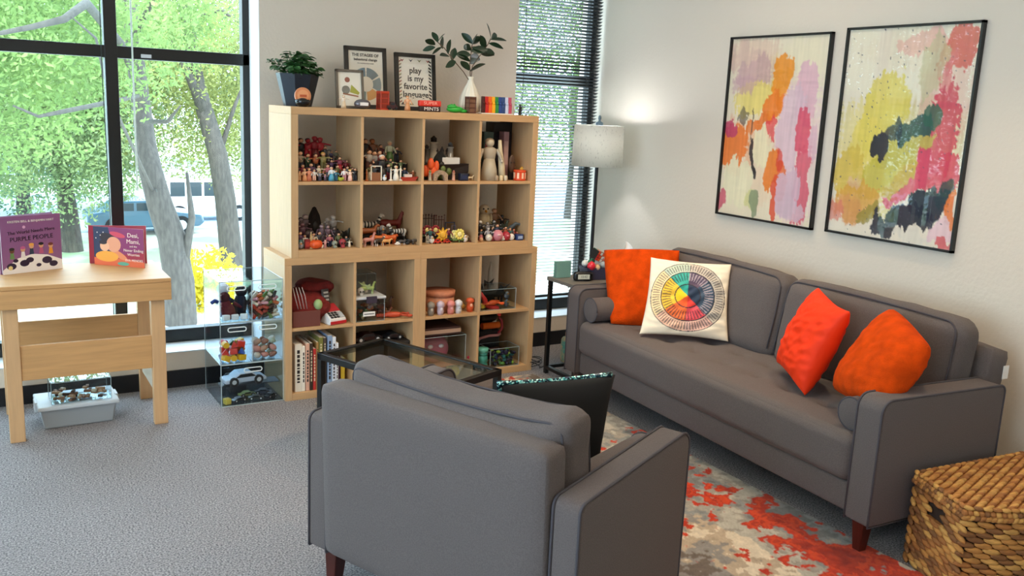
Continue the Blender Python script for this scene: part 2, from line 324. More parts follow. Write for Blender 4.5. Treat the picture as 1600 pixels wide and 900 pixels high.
def tree(label, base, path, rad, branches, clumps, n, m, size, group='trees outside the window'):
    t = thing('shade_tree', label, 'tree', base, 0, group); B = Vector(base)
    pts = [Vector(p)-B for p in path]; k = MB(); k.tube([pts[0]-Vector((0, 0, .2))]+pts, rad, BARK, 14, rf=lambda s: 1.25-.75*s if s > .12 else 1.7-3.5*s); k.build('trunk', t)
    for br in branches:
        k = MB(); k.tube([Vector(p)-B for p in br[0]], br[1], BARK, 8, rf=lambda s: 1-.75*s); k.build('branch', t)
    foliage(t, [(c[0]-B.x, c[1]-B.y, c[2]-B.z, c[3]) for c in clumps], int(n*2.8), m, size*.48); return t
def P(px, py, y): return at(px, py, y=y)
def cl(l): return [(*P(px, py, y), r) for px, py, y, r in l]
B1 = at(283, 508, z=GZ)
tree('large pale barked tree with the thick twisted trunk, nearest the window', B1, [B1, P(280, 440, B1.y), P(268, 370, B1.y), P(250, 320, B1.y), P(235, 265, B1.y), P(228, 225, B1.y+.3), P(215, 120, B1.y+.5), P(200, -20, B1.y+.5)], .33,
     [([P(283, 440, B1.y), P(300, 340, B1.y-.3), P(292, 270, B1.y-.6)], .13), ([P(215, 130, B1.y), P(190, 70, B1.y-4), P(135, 5, B1.y-8), P(100, 30, B1.y-9), P(50, 42, B1.y-9), P(-30, 58, B1.y-9)], .09), ([P(215, 150, B1.y), P(170, 160, B1.y-6), P(95, 175, B1.y-9), P(60, 182, B1.y-9), P(20, 165, B1.y-9)], .05), ([P(240, 300, B1.y), P(170, 150, B1.y-7), P(150, 60, B1.y-8.5), P(110, 25, B1.y-9)], .035), ([P(222, 190, B1.y), P(262, 190, B1.y-4), P(282, 165, B1.y-5)], .06), ([P(208, 60, B1.y), P(250, -20, B1.y-2)], .1)],
     cl([(60, 60, B1.y-4, 2.2), (140, 10, B1.y-2, 2.2), (230, 40, B1.y+2, 1.6), (-60, 40, B1.y-4, 2.4), (300, 20, B1.y+2, 1.5), (-20, 120, B1.y-2, 1.9)]), 9000, LM[0], .13)
B2 = at(362, 415, z=GZ)
tree('tall slim tree leaning left in front of the white car', B2, [B2, P(360, 385, B2.y), P(352, 310, B2.y), P(340, 240, B2.y), P(322, 180, B2.y), P(308, 130, B2.y), P(298, 70, B2.y), P(285, -20, B2.y)], .34,
     [([P(322, 180, B2.y), P(296, 120, B2.y-.5), P(265, 60, B2.y-1)], .2), ([P(340, 250, B2.y), P(365, 170, B2.y), P(385, 120, B2.y)], .1), ([P(303, 30, B2.y), P(345, 15, B2.y-1), P(380, 40, B2.y-1)], .09)],
     cl([(260, 150, B2.y+2, 2.8), (330, 60, B2.y+3, 2.6), (390, 150, B2.y+3, 2.4), (350, 220, B2.y+5, 1.9), (240, 60, B2.y, 2.2)]), 9000, LM[1], .16)
B3 = at(38, 338, z=GZ); B4 = at(112, 392, z=GZ); B4 = Vector(B4)
tree('slender tree at the left edge of the view beyond the parking lot', B3, [B3, P(36, 300, B3.y), P(38, 250, B3.y), P(60, 150, B3.y)], .3, [([P(38, 270, B3.y), P(0, 180, B3.y)], .15)],
     cl([(40, 190, B3.y, 4), (-30, 220, B3.y, 3.5), (110, 160, B3.y+2, 4), (60, 90, B3.y, 4)]), 8000, LM[2], .22)
tree('tree behind the gap between the two picture books', B4, [B4, P(106, 330, B4.y), P(100, 280, B4.y), P(80, 200, B4.y)], .36, [([P(101, 290, B4.y), P(150, 200, B4.y-2), P(190, 120, B4.y-3)], .12), ([P(82, 210, B4.y), P(40, 170, B4.y-2), P(-20, 175, B4.y-3)], .11), ([P(104, 300, B4.y), P(60, 240, B4.y-2)], .08)],
     cl([(100, 240, B4.y-2, 2.4), (40, 170, B4.y-2, 2.6), (150, 160, B4.y-3, 2.5), (120, 100, B4.y-2, 2.6), (10, 100, B4.y-2, 2.6), (-60, 200, B4.y, 2.5), (165, 265, B4.y-1, 1.3)]), 11000, LM[3], .16)
for i, (px, y, r, lab) in enumerate(((-17, 15, 5.2, 'nearest tree of the row outside to the left of the view'), (-26, 20, 5.6, 'middle tree of the row outside to the left of the view'), (-37, 24, 6.2, 'farthest tree of the row outside to the left of the view'),(-80, 62, 5, 'distant tree at the far left end of the street'), (190, 66, 5, 'distant tree beyond the dark mullion of the large window'), (330, 70, 5.5, 'distant tree beyond the white car'), (440, 72, 5, 'distant tree on the far right of the street'),
                                     (780, 30, 4, 'leafy tree seen through the left part of the blind'), (900, 34, 4.6, 'leafy tree seen through the right part of the blind'), (1000, 30, 4, 'leafy tree beyond the corner of the room'), (60, 76, 5.5, 'distant tree behind the slender trunk at left'), (-250, 40, 5, 'tree outside left of the view'))):
    b0 = Vector((px, y, GZ)) if y < 28 and px < 0 and px > -60 else at(px, 160, y=y); b0 = Vector((b0.x, y, GZ))
    tree(lab, b0, [b0, b0+Vector((.1, 0, 3)), b0+Vector((-.2, 0, 6)), b0+Vector((.2, 0, 9))], .3, [([b0+Vector((0, 0, 3.5)), b0+Vector((2, 0, 6))], .12)],
         [(b0.x+dx*r*.8, y+R.uniform(-1, 1), GZ+dz, r*k) for dx, dz, k in ((0, 5.5, .8), (-.8, 6.5, .75), (.8, 6, .75), (0, 9.5, .9), (-.9, 10.5, .8), (.9, 10.5, .8), (0, 13.5, .8))], 5200 if y > 50 else 7000, LM[(i+1) % 4], .30 if y > 50 else .2)
for px, py, z_, r, m_, lab in ((322, 462, GZ, .62, leafmat('leaf_yellow', '#e3d84a', .4), 'round yellow-green bush on the paving beside the thick trunk'), (283, 250, None, .0, LM[0], '')):
    if not lab: continue
    q = at(px, py+22, z=z_); t = thing('bush', lab, 'bush', q); foliage(t, [(0, 0, .75, 1.0), (.4, 0, .5, .7), (-.4, 0, .5, .7)], 2500, m_, .09); MB().tube([(0, 0, -.05), (0, 0, .6)], .05, BARK, 6).build('stem', t)
def car(label, name, px, py, paint, L=4.7, H=1.8, suv=True, rz=0):
    q = at(px, py, z=GZ+.02); t = thing(name, label, 'car', q, rz); pm = mat(name+'_paint', paint, .25, coat=.6); hw = .92; h = H
    if suv: pr = [(-L/2, .45), (-L/2, 1.0), (-L/2+.15, 1.1), (-L/2+.35, h), (L/2-1.75, h), (L/2-1.15, 1.12), (L/2-.1, 1.0), (L/2, .5), (L/2-.2, .35), (-L/2+.2, .35)]
    else: pr = [(-L/2, .4), (-L/2, .85), (-L/2+.6, .95), (-L/2+1.2, h), (L/2-2.2, h), (L/2-1.3, .92), (L/2-.1, .75), (L/2, .45), (L/2-.2, .28), (-L/2+.2, .28)]
    b = MB(); b.poly(pr, pm, 2*hw, TR(0, -hw, 0)); b.build('body', t, bevel=.08)
    gl = mat('car_window', '#24333c', .1); n = 3 if suv else 2; a0, a1 = (-L/2+.55, L/2-1.75) if suv else (-L/2+1.2, L/2-2.1); zb, zt = (1.12, h-.12) if suv else (.95, h-.1)
    for k in range(n):
        w_ = (a1-a0)/n; b = MB()
        for sy in (-hw-.01, hw-.01): b.box(a0+k*w_+.05, a0+(k+1)*w_-.05, sy, sy+.02, zb, zt, gl)
        b.build('side_window', t)
    for x in (-L/2+.95, L/2-.9):
        for y in (-hw+.1, hw-.1):
            b = MB(); b.cyl((x, y-.12, .36), (x, y+.12, .36), .36, None, C3('#15171a', .8), 18); b.cyl((x, y-.13, .36), (x, y+.13, .36), .2, None, C3('#b9bec4', .3), 12); b.build('wheel', t)
    if suv:
        b = MB()
        for y in (-.6, .6): b.cyl((-L/2+.6, y, h+.07), (L/2-1.9, y, h+.07), .03, None, C3('#8a9096'), 6)
        b.build('roof_rack', t)
car('white boxy off-road car parked on the street, seen through the large window', 'white_car', 320, 342, '#f4f8fa', 4.4, 1.85)
car('dark blue-grey sedan parked half behind the black mullion', 'dark_sedan', 226, 362, '#3f5f74', 4.3, 1.35, False)
# ================================================================ SHELVES
def shelf_unit(label, x0, z0, cols, w, h, side):
    t = thing('cube_shelf_unit', label, 'shelf', (x0, 0, z0), 0, None); D = .39; T = .038; ti = .016
    MB().box(0, w, 0, D, h-T, h, OAKH).build('top_panel', t, bevel=.0015); MB().box(T, w-T, .0, D, 0, T, OAKH).build('bottom_panel', t, bevel=.0015)
    for a in (0, w-T): MB().box(a, a+T, 0.0005, D-.0005, 0, h-T, OAK).build('side_panel', t, bevel=.0015)
    zm = (T+(h-T-ti))/2+0.0; zm = h/2-ti/2
    cw = (w-2*T-(cols-1)*ti)/cols
    for k in range(cols):
        xa = T+k*(cw+ti); MB().box(xa, xa+cw, .004, D-.01, zm, zm+ti, OAKH).build('shelf_board', t, bevel=.001)
        if k < cols-1: MB().box(xa+cw, xa+cw+ti, .004, D-.01, T, h-T, OAK).build('divider', t, bevel=.001)
    return t
shelf_unit('lower left light oak cube shelf with four cubbies, beside the clear drawers', 0, 0, 2, .77, .77, 0)
shelf_unit('lower right light oak cube shelf with four cubbies, standing on the carpet near the blind', .77, 0, 2, .77, .77, 0)
shelf_unit('wide light oak cube shelf with eight cubbies of miniatures, stacked on the two lower shelves', .035, .77, 4, 1.47, .77, 0)
# ================================================================ UPHOLSTERY
LEGW = mat('dark_red_wood', '#4a1a12', .35, var=.3, vscale=9, stretch=(8, 8, 1))
def leg(parent, x, y, h=.135, r0=.028, r1=.017, sx=0, sy=0):
    b = MB(); b.add([(x-r1+sx, y-r1+sy, 0), (x+r1+sx, y-r1+sy, 0), (x+r1+sx, y+r1+sy, 0), (x-r1+sx, y+r1+sy, 0), (x-r0, y-r0, h), (x+r0, y-r0, h), (x+r0, y+r0, h), (x-r0, y+r0, h)],
        [(3, 2, 1, 0), (4, 5, 6, 7), (0, 1, 5, 4), (1, 2, 6, 5), (2, 3, 7, 6), (3, 0, 4, 7)], LEGW); b.build('leg', parent, bevel=.003)
def arm(parent, M, L, T, z0, zb, zf, outer):
    # upholstered track arm: x along length (0 = back .. L = front), y thickness, slight rise to the front
    n = 18; prof = [(0, z0), (L, z0)]+[(L-.045*(1-sin(a)), zf-.045*(1-cos(a))) for a in [pi/2*(1-k/6) for k in range(7)]][::1]
    prof = [(0, z0), (L-.0, z0)]
    for k in range(7): a = pi/2*k/6; prof.append((L-.05+.05*cos(a), zf-.05+.05*sin(a)))
    for k in range(7): a = pi/2*k/6; prof.append((.03-.03*sin(a), zb-.03+.03*cos(a)))
    b = MB(); b.T = M; b.poly([(x, z) for x, z in prof], FAB, T); o = b.build('arm', parent, bevel=.012); o.modifiers['bevel'].segments = 4
    for p in o.data.polygons: p.use_smooth = True
    for yy in (0.003, T-.003):
        q = MB(); q.T = M; pts = [(x, yy, z) for x, z in prof]; pts.append(pts[0]); q.tube(pts, .0045, PIPE, 6); q.build('piping', o)
    return o
def seam(a0, a1, b0, b1, r):
    d = .27*r; out = [(a0+d-.003, b0+r), (a0+d-.005, (b0+b1)/2)]
    for k in range(7): t = pi/2*k/6; out.append((a0+d+r*(1-cos(t)), b1-d-r*(1-sin(t))))
    for k in range(1, 8): s = k/8; out.append((a0+d+r+(a1-a0-2*d-2*r)*s, b1-d+.007*sin(pi*s)))
    for k in range(7): t = pi/2*k/6; out.append((a1-d-r*(1-sin(t)), b1-d-r*(1-cos(t))))
    return out+[(a1-d+.005, (b0+b1)/2), (a1-d+.003, b0+r)]
# ---- sofa: local x = back, local y = along the front from its right arm to its left arm
so = thing('sofa', 'long dark grey three-seat sofa with track arms standing against the right wall', 'sofa', (1.372, -2.585, 0), -.05)
SL_, SD = 2.15, .69
# arm local frames: arm() x runs back->front ; place with rotation so that its x points to -x of the sofa
MA = lambda y: Matrix.Translation((SD, y, 0)) @ Matrix.Rotation(pi, 4, 'Z') @ Matrix.Translation((0, -.115, 0))
arm(so, MA(0), SD, .115, .138, .612, .622, 0); arm(so, MA(SL_-.115), SD, .115, .138, .612, .622, 1)
b = MB(); b.box(.025, .72, .116, SL_-.116, .145, .262, FAB, bv=.012); b.build('base', so)
tf = [(x, .116+(SL_-.232)*(k+.5)/9+(.1 if j else 0)) for j, x in enumerate((.22, .40)) for k in range(9 if not j else 8)]
b = MB(); softbox(b, -.005, .60, .118, SL_-.118, .262, .448, FAB, .045, .012, 84, tuft=tf); b.build('seat_cushion', so)
b = MB(); M_ = TR(.60, 0, .15, ry=radians(11)); softbox(b, 0, .13, .09, SL_-.09, .0, .60, FAB, .03, .004, 10, M_); b.build('back_frame', so)
for y0, y1, sd in ((.13, 1.065, 1), (1.085, 2.02, 2)):
    b = MB(); M_ = TR(.475, 0, .43, ry=radians(10)); softbox(b, 0, .165, y0, y1, .0, .43, FAB, .06, .030, 22, M_, wr=.006, seed=sd); o = b.build('back_cushion', so)
    q = MB()
    for xx in (.012, .153):
        pts = [M_ @ Vector((xx, a, c)) for a, c in seam(y0, y1, 0, .43, .06)]
        q = MB(); q.tube(pts, .004, PIPE, 6); q.build('piping', o)
for y in (.075, SL_-.075):
    for x in (.06, .64): leg(so, x, y, .14)
# care tag
MB().box(.79, .822, .083, .087, .60, .655, C3('#e9e7e4'), TR(0, .0, 0)).build('care_tag', so)
def bolster(label, x, y, z, L, r=.06, rz=0, parent=None):
    t = thing('bolster_cushion', label, 'cushion', (x, y, z), rz, 'grey bolsters'); b = MB()
    prof = [(0, 0)]+[(r-.008+.008*sin(a), .008-.008*cos(a)) for a in (0, .8, pi/2)]+[(r, L-.01), (r-.01, L), (0, L)]
    b.lathe([(max(p[0], .0005), p[1]) for p in prof], FAB, 28, TR(0, 0, r, rx=-pi/2)); b.build('cover', t)
    for yy in (.004, L-.004): b = MB(); b.tube([(r*cos(2*pi*k/28), yy, r+r*sin(2*pi*k/28)) for k in range(29)], .004, PIPE, 6); b.build('piping', t)
    return t
p = so.matrix_world
def sofa_pt(x, y, z): return Matrix.Translation(so.location) @ rotz(-.05) @ Vector((x, y, z))
q = sofa_pt(.05, .115+.066, .452); bolster('round grey bolster at the right arm of the sofa, nearest the basket', q.x, q.y, q.z, .42, .062, -.05-pi/2)
q = sofa_pt(.03, SL_-.115-.068, .452); bolster('round grey bolster at the left arm of the sofa, beside the end table', q.x, q.y, q.z, .42, .066, -.05-pi/2)
# ---- armchair: local x = right (seen from behind), y = forward
TH = radians(-67.42); ch = thing('armchair', 'large grey upholstered armchair in the foreground, seen from behind', 'armchair', (-.0807, -2.7925, 0), TH)
CW, CL = 1.035, .625
MC = lambda x: Matrix.Translation((x, 0, 0)) @ Matrix.Rotation(pi/2, 4, 'Z')      # arm x -> +y
arm(ch, MC(0), CL, .088, .145, .603, .640, 0); arm(ch, MC(-CW+.088), CL, .088, .145, .603, .640, 1)
b = MB(); b.box(-CW+.09, -.09, .03, CL-.02, .15, .27, FAB, bv=.012); b.build('base', ch)
b = MB(); softbox(b, -CW+.092, -.092, .16, CL+.05, .27, .455, FAB, .04, .014, 20); b.build('seat_cushion', ch)
# back frame: slab leaning back a little
b = MB(); M_ = TR(0, .010, .145, rx=radians(2)); softbox(b, -CW+.080, -.095, -.02, .085, 0, .58, FAB, .022, .004, 12, M_); b.build('back_frame', ch)
def sag(v):
    v = Vector(v); t = max(0, min(1, (v.x+CW-.11)/(CW-.215))); v.z -= .048*(sin(pi*t)**.45)*max(0, min(1, (v.z-.45)/.3)); return v
b = MB(); M_ = TR(0, .10, .42, rx=radians(5)); softbox(b, -CW+.11, -.105, -.01, .15, 0, .385, FAB, .05, .018, 24, M_, wr=.007, seed=4); b.v = [sag(v) for v in b.v]; o = b.build('back_cushion', ch)
for yy in (.005, .135):
    q = MB(); q.tube([sag(M_ @ Vector((a, yy, c))) for a, c in seam(-CW+.11, -.105, 0, .385, .05)], .004, PIPE, 6); q.build('piping', o)
for x in (-CW+.07, -.06):
    for y, sy in ((.06, -.01), (CL-.06, .01)): leg(ch, x, y, .15, .028, .018, 0, sy)
def chp(x, y, z): return Matrix.Translation(ch.location) @ rotz(TH) @ Vector((x, y, z))
q = chp(-.16, .24, .468); bolster('round grey bolster lying inside the right arm of the armchair', q.x, q.y, q.z, .40, .058, TH)
# ================================================================ PILLOWS
FUR = mat('orange_fur', '#dc4a08', .95, bump=1, bscale=260, var=.30, vscale=18, sheen=.35, spec=.1)
VEL = mat('orange_velvet', '#ee3504', .65, bump=.25, bscale=60, sheen=.35, spec=.3)
o = pillow('fur_pillow', None, [at(952, 509, x=1.57), at(1050, 512, x=1.87), at(1066, 388, x=1.97), at(940, 387, x=1.70)], .062, FUR, 30, .03, wr=.006, seed=1, rnd=.06)
tag(o, 'square burnt orange fur pillow leaning in the left corner of the sofa', 'pillow')
o = pillow('velvet_pillow', None, [at(1214, 566, x=1.76), at(1257, 618, x=1.57), at(1328, 487, x=1.66), at(1279, 449, x=1.86)], .085, VEL, 60, .08, wr=.010, seed=3)
tag(o, 'smooth bright orange velvet pillow with crisp points, left of the tilted fur pillow', 'pillow')
o = pillow('fur_pillow', None, [at(1296, 612, x=1.64), at(1372, 640, x=1.44), at(1459, 541, x=1.62), at(1397, 474, x=1.84)], .098, FUR, 34, .03, wr=.008, seed=5, rnd=.09)
tag(o, 'orange fur pillow tilted on one corner beside the right sofa arm', 'pillow')
def lerp(a, b, t): return tuple(x+(y-x)*t for x, y in zip(a, b))
def wheel(U, V, side):
    base = hx('#efe2cb')
    if side: return base
    x, y = U*.81, V*.81; r = sqrt(x*x+y*y); a = (math.degrees(math.atan2(x, y)))%360      # clockwise from top
    if r > .74: return base
    secs = [(0, 45, '#5c4b60', '#2e3b54'), (45, 135, '#3c5064', '#26384f'), (135, 180, '#e0505a', '#e23c33'), (180, 232, '#f0743a', '#f0602c'), (232, 315, '#f2c23e', '#f4c81e'), (315, 360, '#3fae9c', '#2fa392')]
    for s0, s1, c, ci in secs:
        if s0 <= a < s1: break
    ln = hx('#34303a')
    for rr in (.24, .515, .735):
        if abs(r-rr) < .010: return ln
    if r < .24: return hx(ci)
    c = hx(c); n = 15 if r < .515 else 72
    ph = (a/360*(48 if r < .515 else 78)) % 1
    if r < .515:
        if .32 < r < .49 and ph < .42: return lerp(c, hx('#2b2a38') if 135 < a else hx('#b9a9ae'), .75)
        return c
    pale = lerp(c, base, .62)
    if .55 < r < .70 and ph < .45: return lerp(pale, hx('#3b3440'), .72)
    return pale
EMO = vmat('printed_canvas', .85, bump=.15, bscale=500)
o = pillow('printed_pillow', None, [at(999, 522, x=1.545), at(1138, 534, x=1.885), at(1143, 413, x=1.97), at(1017, 402, x=1.69)], .06, EMO, 150, .06, wr=.01, seed=8, colorfn=wheel)
tag(o, 'cream pillow printed with a round multicoloured feelings wheel, in front of the orange fur pillow', 'pillow')
# sequin pillow on the armchair
SEQB = mat('black_velvet', '#050507', .9, sheen=.3)
def seqm():
    m = bpy.data.materials.new('teal_sequins'); m.use_nodes = True; nt = m.node_tree; b = nt.nodes['Principled BSDF']; tc = nt.nodes.new('ShaderNodeTexCoord'); v = nt.nodes.new('ShaderNodeTexVoronoi'); v.inputs['Scale'].default_value = 190
    nt.links.new(tc.outputs['Object'], v.inputs['Vector']); rp = nt.nodes.new('ShaderNodeValToRGB'); e = rp.color_ramp.elements; e[0].color = (*hx('#0a2a33'), 1); e[1].color = (*hx('#c9f6f2'), 1); e[0].position = .3
    k = e.new(.6); k.color = (*hx('#2f9aa0'), 1); k = e.new(.45); k.color = (*hx('#121a44'), 1)
    sp = nt.nodes.new('ShaderNodeSeparateColor'); nt.links.new(v.outputs['Color'], sp.inputs[0]); nt.links.new(sp.outputs[0], rp.inputs[0]); nt.links.new(rp.outputs[0], b.inputs['Base Color'])
    b.inputs['Metallic'].default_value = .75; b.inputs['Roughness'].default_value = .25
    bp = nt.nodes.new('ShaderNodeBump'); bp.inputs['Strength'].default_value = 1; bp.inputs['Distance'].default_value = .004; nt.links.new(sp.outputs[1], bp.inputs['Height']); nt.links.new(bp.outputs[0], b.inputs['Normal']); return m
SEQ = seqm(); base = chp(-.35, .4, .46)
sq = thing('sequin_pillow', 'black velvet pillow with teal and navy sequins, standing on the armchair seat', 'pillow', base)
cs = [chp(-.43, .215, .475), chp(-.27, .545, .475), chp(-.265, .60, .765), chp(-.47, .26, .765)]
o = pillow('velvet_side', sq, cs, .05, SEQB, 26, .04, base=base)
cs2 = [c+Vector((-.0, .0, 0)) for c in (chp(-.455, .225, .478), chp(-.295, .555, .478), chp(-.285, .60, .772), chp(-.49, .26, .772))]
def sequin_cover():
    c = [q-base for q in cs2]; n = 22; nrm = (c[1]-c[0]).cross(c[3]-c[0]).normalized(); vs = []
    for j in range(n+1):
        for i in range(n+1):
            a, b_ = i/n, j/n; U, V = 2*a-1, 2*b_-1; a = (U*(1-.04*(1-V*V)*U*U)+1)/2; b_ = (V*(1-.04*(1-U*U)*V*V)+1)/2
            p_ = c[0]*(1-a)*(1-b_)+c[1]*a*(1-b_)+c[2]*a*b_+c[3]*(1-a)*b_
            vs.append(p_-nrm*(.054*(max(0, (1-U*U)*(1-V*V)))**.42-.012))
    m = MB(); m.add(vs, [(j*(n+1)+i, (j+1)*(n+1)+i, (j+1)*(n+1)+i+1, j*(n+1)+i+1) for j in range(n) for i in range(n)], SEQ, True); o = m.build('sequin_side', sq)
    s_ = o.modifiers.new('thick', 'SOLIDIFY'); s_.thickness = .014
sequin_cover()
# ================================================================ RUG
def rug():
    x0, x1, y0, y1 = .13, 1.49, -3.35, -.10; nu, nv = 190, 420; cols = []; ORG = (hx('#a82108'), hx('#c03e14'), hx('#80190c'))
    cream, beige, grey, brown, slate = hx('#d3c3ac'), hx('#b39f88'), hx('#8d8680'), hx('#6e6056'), hx('#7b8588')
    vs = []
    for j in range(nv+1):
        for i in range(nu+1):
            x = x0+(x1-x0)*i/nu; y = y0+(y1-y0)*j/nv; p_ = Vector((x, y, 0))
            n1 = noise.fractal(p_*3.2, 1, 2, 4); n2 = noise.fractal(p_*9+Vector((7, 3, 0)), .9, 2, 3); n3 = noise.fractal(p_*26+Vector((1, 9, 2)), 1, 2, 2)
            t = n1*.9+n2*.55+n3*.35
            c = brown if t < -.42 else grey if t < -.12 else beige if t < .2 else cream
            if x > 1.05+.1*n1 and y < -.9: c = lerp(c, slate, .5)
            d = abs(x-(1.18+.16*(y+1.9)*(-1))); band = math.exp(-((x-1.22-.1*sin(y*2))/.16)**2)*(1 if y < -1.35 else .35)+math.exp(-((y+2.75)/.35)**2-((x-.9)/.55)**2)*.75
            band += .35*math.exp(-((y+.6)/.5)**2-((x-.8)/.6)**2)
            o = noise.fractal(p_*6.5+Vector((20, 4, 0)), .8, 2, 4)*1.0+n3*.22+n3*.25+band*.80-.62+.25*noise.noise(p_*2+Vector((3, 3, 3)))
            if o > 0: c = ORG[0] if o < .25 else ORG[1] if o < .5 else ORG[2]; c = lerp(c, ORG[1], .3+.3*n3)
            elif o > -.06: c = lerp(c, ORG[0], .4)
            k = 1+.18*n3+R.uniform(-.09, .09); cols.append(tuple(min(1, max(0, q*k)) for q in c)); vs.append((x, y, .011+.0012*n3))
    w = nu+1; b = MB(); m = vmat('rug_pile', .97, bump=.6, bscale=420, sheen=.3, spec=.1)
    b.add(vs, [(j*w+i, j*w+i+1, (j+1)*w+i+1, (j+1)*w+i) for j in range(nv) for i in range(nu)], m, True)
    k = len(b.v); b.add([(x0, y0, .001), (x1, y0, .001), (x1, y1, .001), (x0, y1, .001), (x0, y0, .011), (x1, y0, .011), (x1, y1, .011), (x0, y1, .011)], [(0, 1, 5, 4), (1, 2, 6, 5), (2, 3, 7, 6), (3, 0, 4, 7), (3, 2, 1, 0)], m)
    cols += [beige]*8
    tag(b.build('area_rug', colors=cols), 'distressed beige and grey rug with red-orange patches under the armchair and sofa front', 'rug')
rug()
# ================================================================ GLASS TABLE
gt = thing('glass_coffee_table', 'small black metal coffee table with a clear glass top, behind the armchair', 'coffee table', (.335, -.525, 0), radians(-69))
a_, b__ = .745, .42; H = .452; t_ = .028          # local x along the long side, local -y across
fr = MB()
for bx in ((0, a_, -t_, 0), (0, a_, -b__, -b__+t_), (0, t_, -b__, 0), (a_-t_, a_, -b__, 0)): fr.box(bx[0], bx[1], bx[2], bx[3], H-.03, H, BLACKM)
fr.build('top_frame', gt, bevel=.002)
MB().box(t_, a_-t_, -b__+t_, -t_, H-.010, H-.004, TGL).build('glass_top', gt)
for x in (0, a_-t_):
    for y in (-t_, -b__): MB().box(x, x+t_, y, y+t_, 0, H-.03, BLACKM).build('leg', gt, bevel=.002)
for x in (0, a_-t_): MB().box(x, x+t_, -b__+t_, -t_, 0.0, .02, BLACKM).build('foot_rail', gt)
# ottoman beneath / beyond it
ot = thing('ottoman', 'low rounded grey upholstered ottoman pushed under the glass coffee table', 'ottoman', (.60, -.80, 0.012), radians(-69))
b = MB(); softbox(b, -.17, .17, -.17, .17, .03, .20, FAB, .05, .01, 12); b.build('base', ot); b = MB(); softbox(b, -.175, .175, -.175, .175, .203, .285, FAB, .04, .012, 14); o = b.build('lid', ot)
b = MB(); b.tube([(.168*cos(a)*1.0/max(abs(cos(a)), abs(sin(a)))*(.93+.07*abs(cos(2*a))), .168*sin(a)/max(abs(cos(a)), abs(sin(a)))*(.93+.07*abs(cos(2*a))), .203) for a in [2*pi*k/40 for k in range(41)]], .005, PIPE, 6); b.build('piping', ot)
for x in (-.12, .12):
    for y in (-.12, .12): MB().cyl((x, y, -.01+.01), (x, y, .035), .016, .02, LEGW, 8).build('foot', ot)
# ================================================================ WOODEN TABLE
wt = thing('wooden_table', 'pale pine side table with two wide stretcher boards, by the large window', 'table', (-.95, .13, 0))
x0, x1, y0, y1, TZ = -.36, .372, -.245, .262, .725
MB().box(x0, x1, y0, y1, TZ-.02, TZ, PINE).build('tabletop', wt, bevel=.003)
for a in ((x0, x1, y0, y0+.022), (x0, x1, y1-.022, y1), (x0, x0+.022, y0+.0225, y1-.0225), (x1-.022, x1, y0+.0225, y1-.0225)): MB().box(*a, TZ-.105, TZ-.0205, PINE).build('apron_board', wt, bevel=.002)
lw = .062
for x in (x0+.028, x1-.028-lw):
    for y in (y0+.024, y1-.024-lw*.7): MB().box(x, x+lw, y, y+lw*.7, 0, TZ-.0205, PINEV).build('leg', wt, bevel=.003)
xa, xb = x0+.028+lw, x1-.028-lw
MB().box(xa, xb, y0+.03, y0+.052, .285, .445, PINE).build('stretcher_board', wt, bevel=.002)
MB().box(xa, xb, y1-.062, y1-.04, .315, .46, PINE).build('stretcher_board', wt, bevel=.002)
for x in (xa-.035, xb+.012): MB().box(x, x+.02, y0+.024+lw*.7, y1-.024-lw*.7, .15, .265, mat('pale_board', '#ded3c0', .5)).build('side_rail', wt, bevel=.002)
# ================================================================ END TABLE AND LAMP
GWD = mat('grey_wood', '#7b756e', .5, var=.25, vscale=5, stretch=(2, 16, 16))
et = thing('end_table', 'narrow end table with grey wood top and black legs, beside the left sofa arm', 'side table', (1.575, -.40, 0))
ex, ey = .60, .335
MB().box(0, ex, 0, ey, .578, .60, GWD).build('tabletop', et, bevel=.003)
for x in (.005, ex-.03):
    for y in (.005, ey-.03): MB().box(x, x+.024, y, y+.024, 0.0, .578, BLACKM).build('leg', et, bevel=.002)
for y in (.005, ey-.03): MB().box(.03, ex-.03, y, y+.02, .03, .05, BLACKM).build('foot_rail', et)
MB().box(.005, .029, .029, ey-.03, .03, .05, BLACKM).build('foot_rail', et)
lp = thing('floor_lamp', 'slim black floor lamp with a white textured drum shade in the corner by the blind', 'lamp', (2.06, .165, 0))
MB().lathe([(.001, 0), (.13, 0), (.13, .012), (.06, .024), (.012, .03)], BLACKM, 28).build('base', lp); MB().cyl((0, 0, .02), (0, 0, 1.40), .0115, None, BLACKM, 12).build('pole', lp)
SHD = bpy.data.materials.new('linen_shade'); SHD.use_nodes = True; nt = SHD.node_tree; nt.nodes.clear()
o_ = nt.nodes.new('ShaderNodeOutputMaterial'); d_ = nt.nodes.new('ShaderNodeBsdfDiffuse'); t2 = nt.nodes.new('ShaderNodeBsdfTranslucent'); m_ = nt.nodes.new('ShaderNodeMixShader'); n_ = nt.nodes.new('ShaderNodeTexNoise'); rp = nt.nodes.new('ShaderNodeValToRGB'); tc = nt.nodes.new('ShaderNodeTexCoord'); mp = nt.nodes.new('ShaderNodeMapping'); mp.inputs['Scale'].default_value = (60, 60, 22); n_.inputs['Scale'].default_value = 2.2
nt.links.new(tc.outputs['Object'], mp.inputs[0]); nt.links.new(mp.outputs[0], n_.inputs['Vector']); nt.links.new(n_.outputs['Fac'], rp.inputs[0]); rp.color_ramp.elements[0].position = .34; rp.color_ramp.elements[0].color = (*hx('#dcdad4'), 1); rp.color_ramp.elements[1].position = .38; rp.color_ramp.elements[1].color = (*hx('#f3f1ea'), 1)
for q in (d_, t2): nt.links.new(rp.outputs[0], q.inputs[0])
m_.inputs[0].default_value = .6; nt.links.new(d_.outputs[0], m_.inputs[1]); nt.links.new(t2.outputs[0], m_.inputs[2]); nt.links.new(m_.outputs[0], o_.inputs[0])
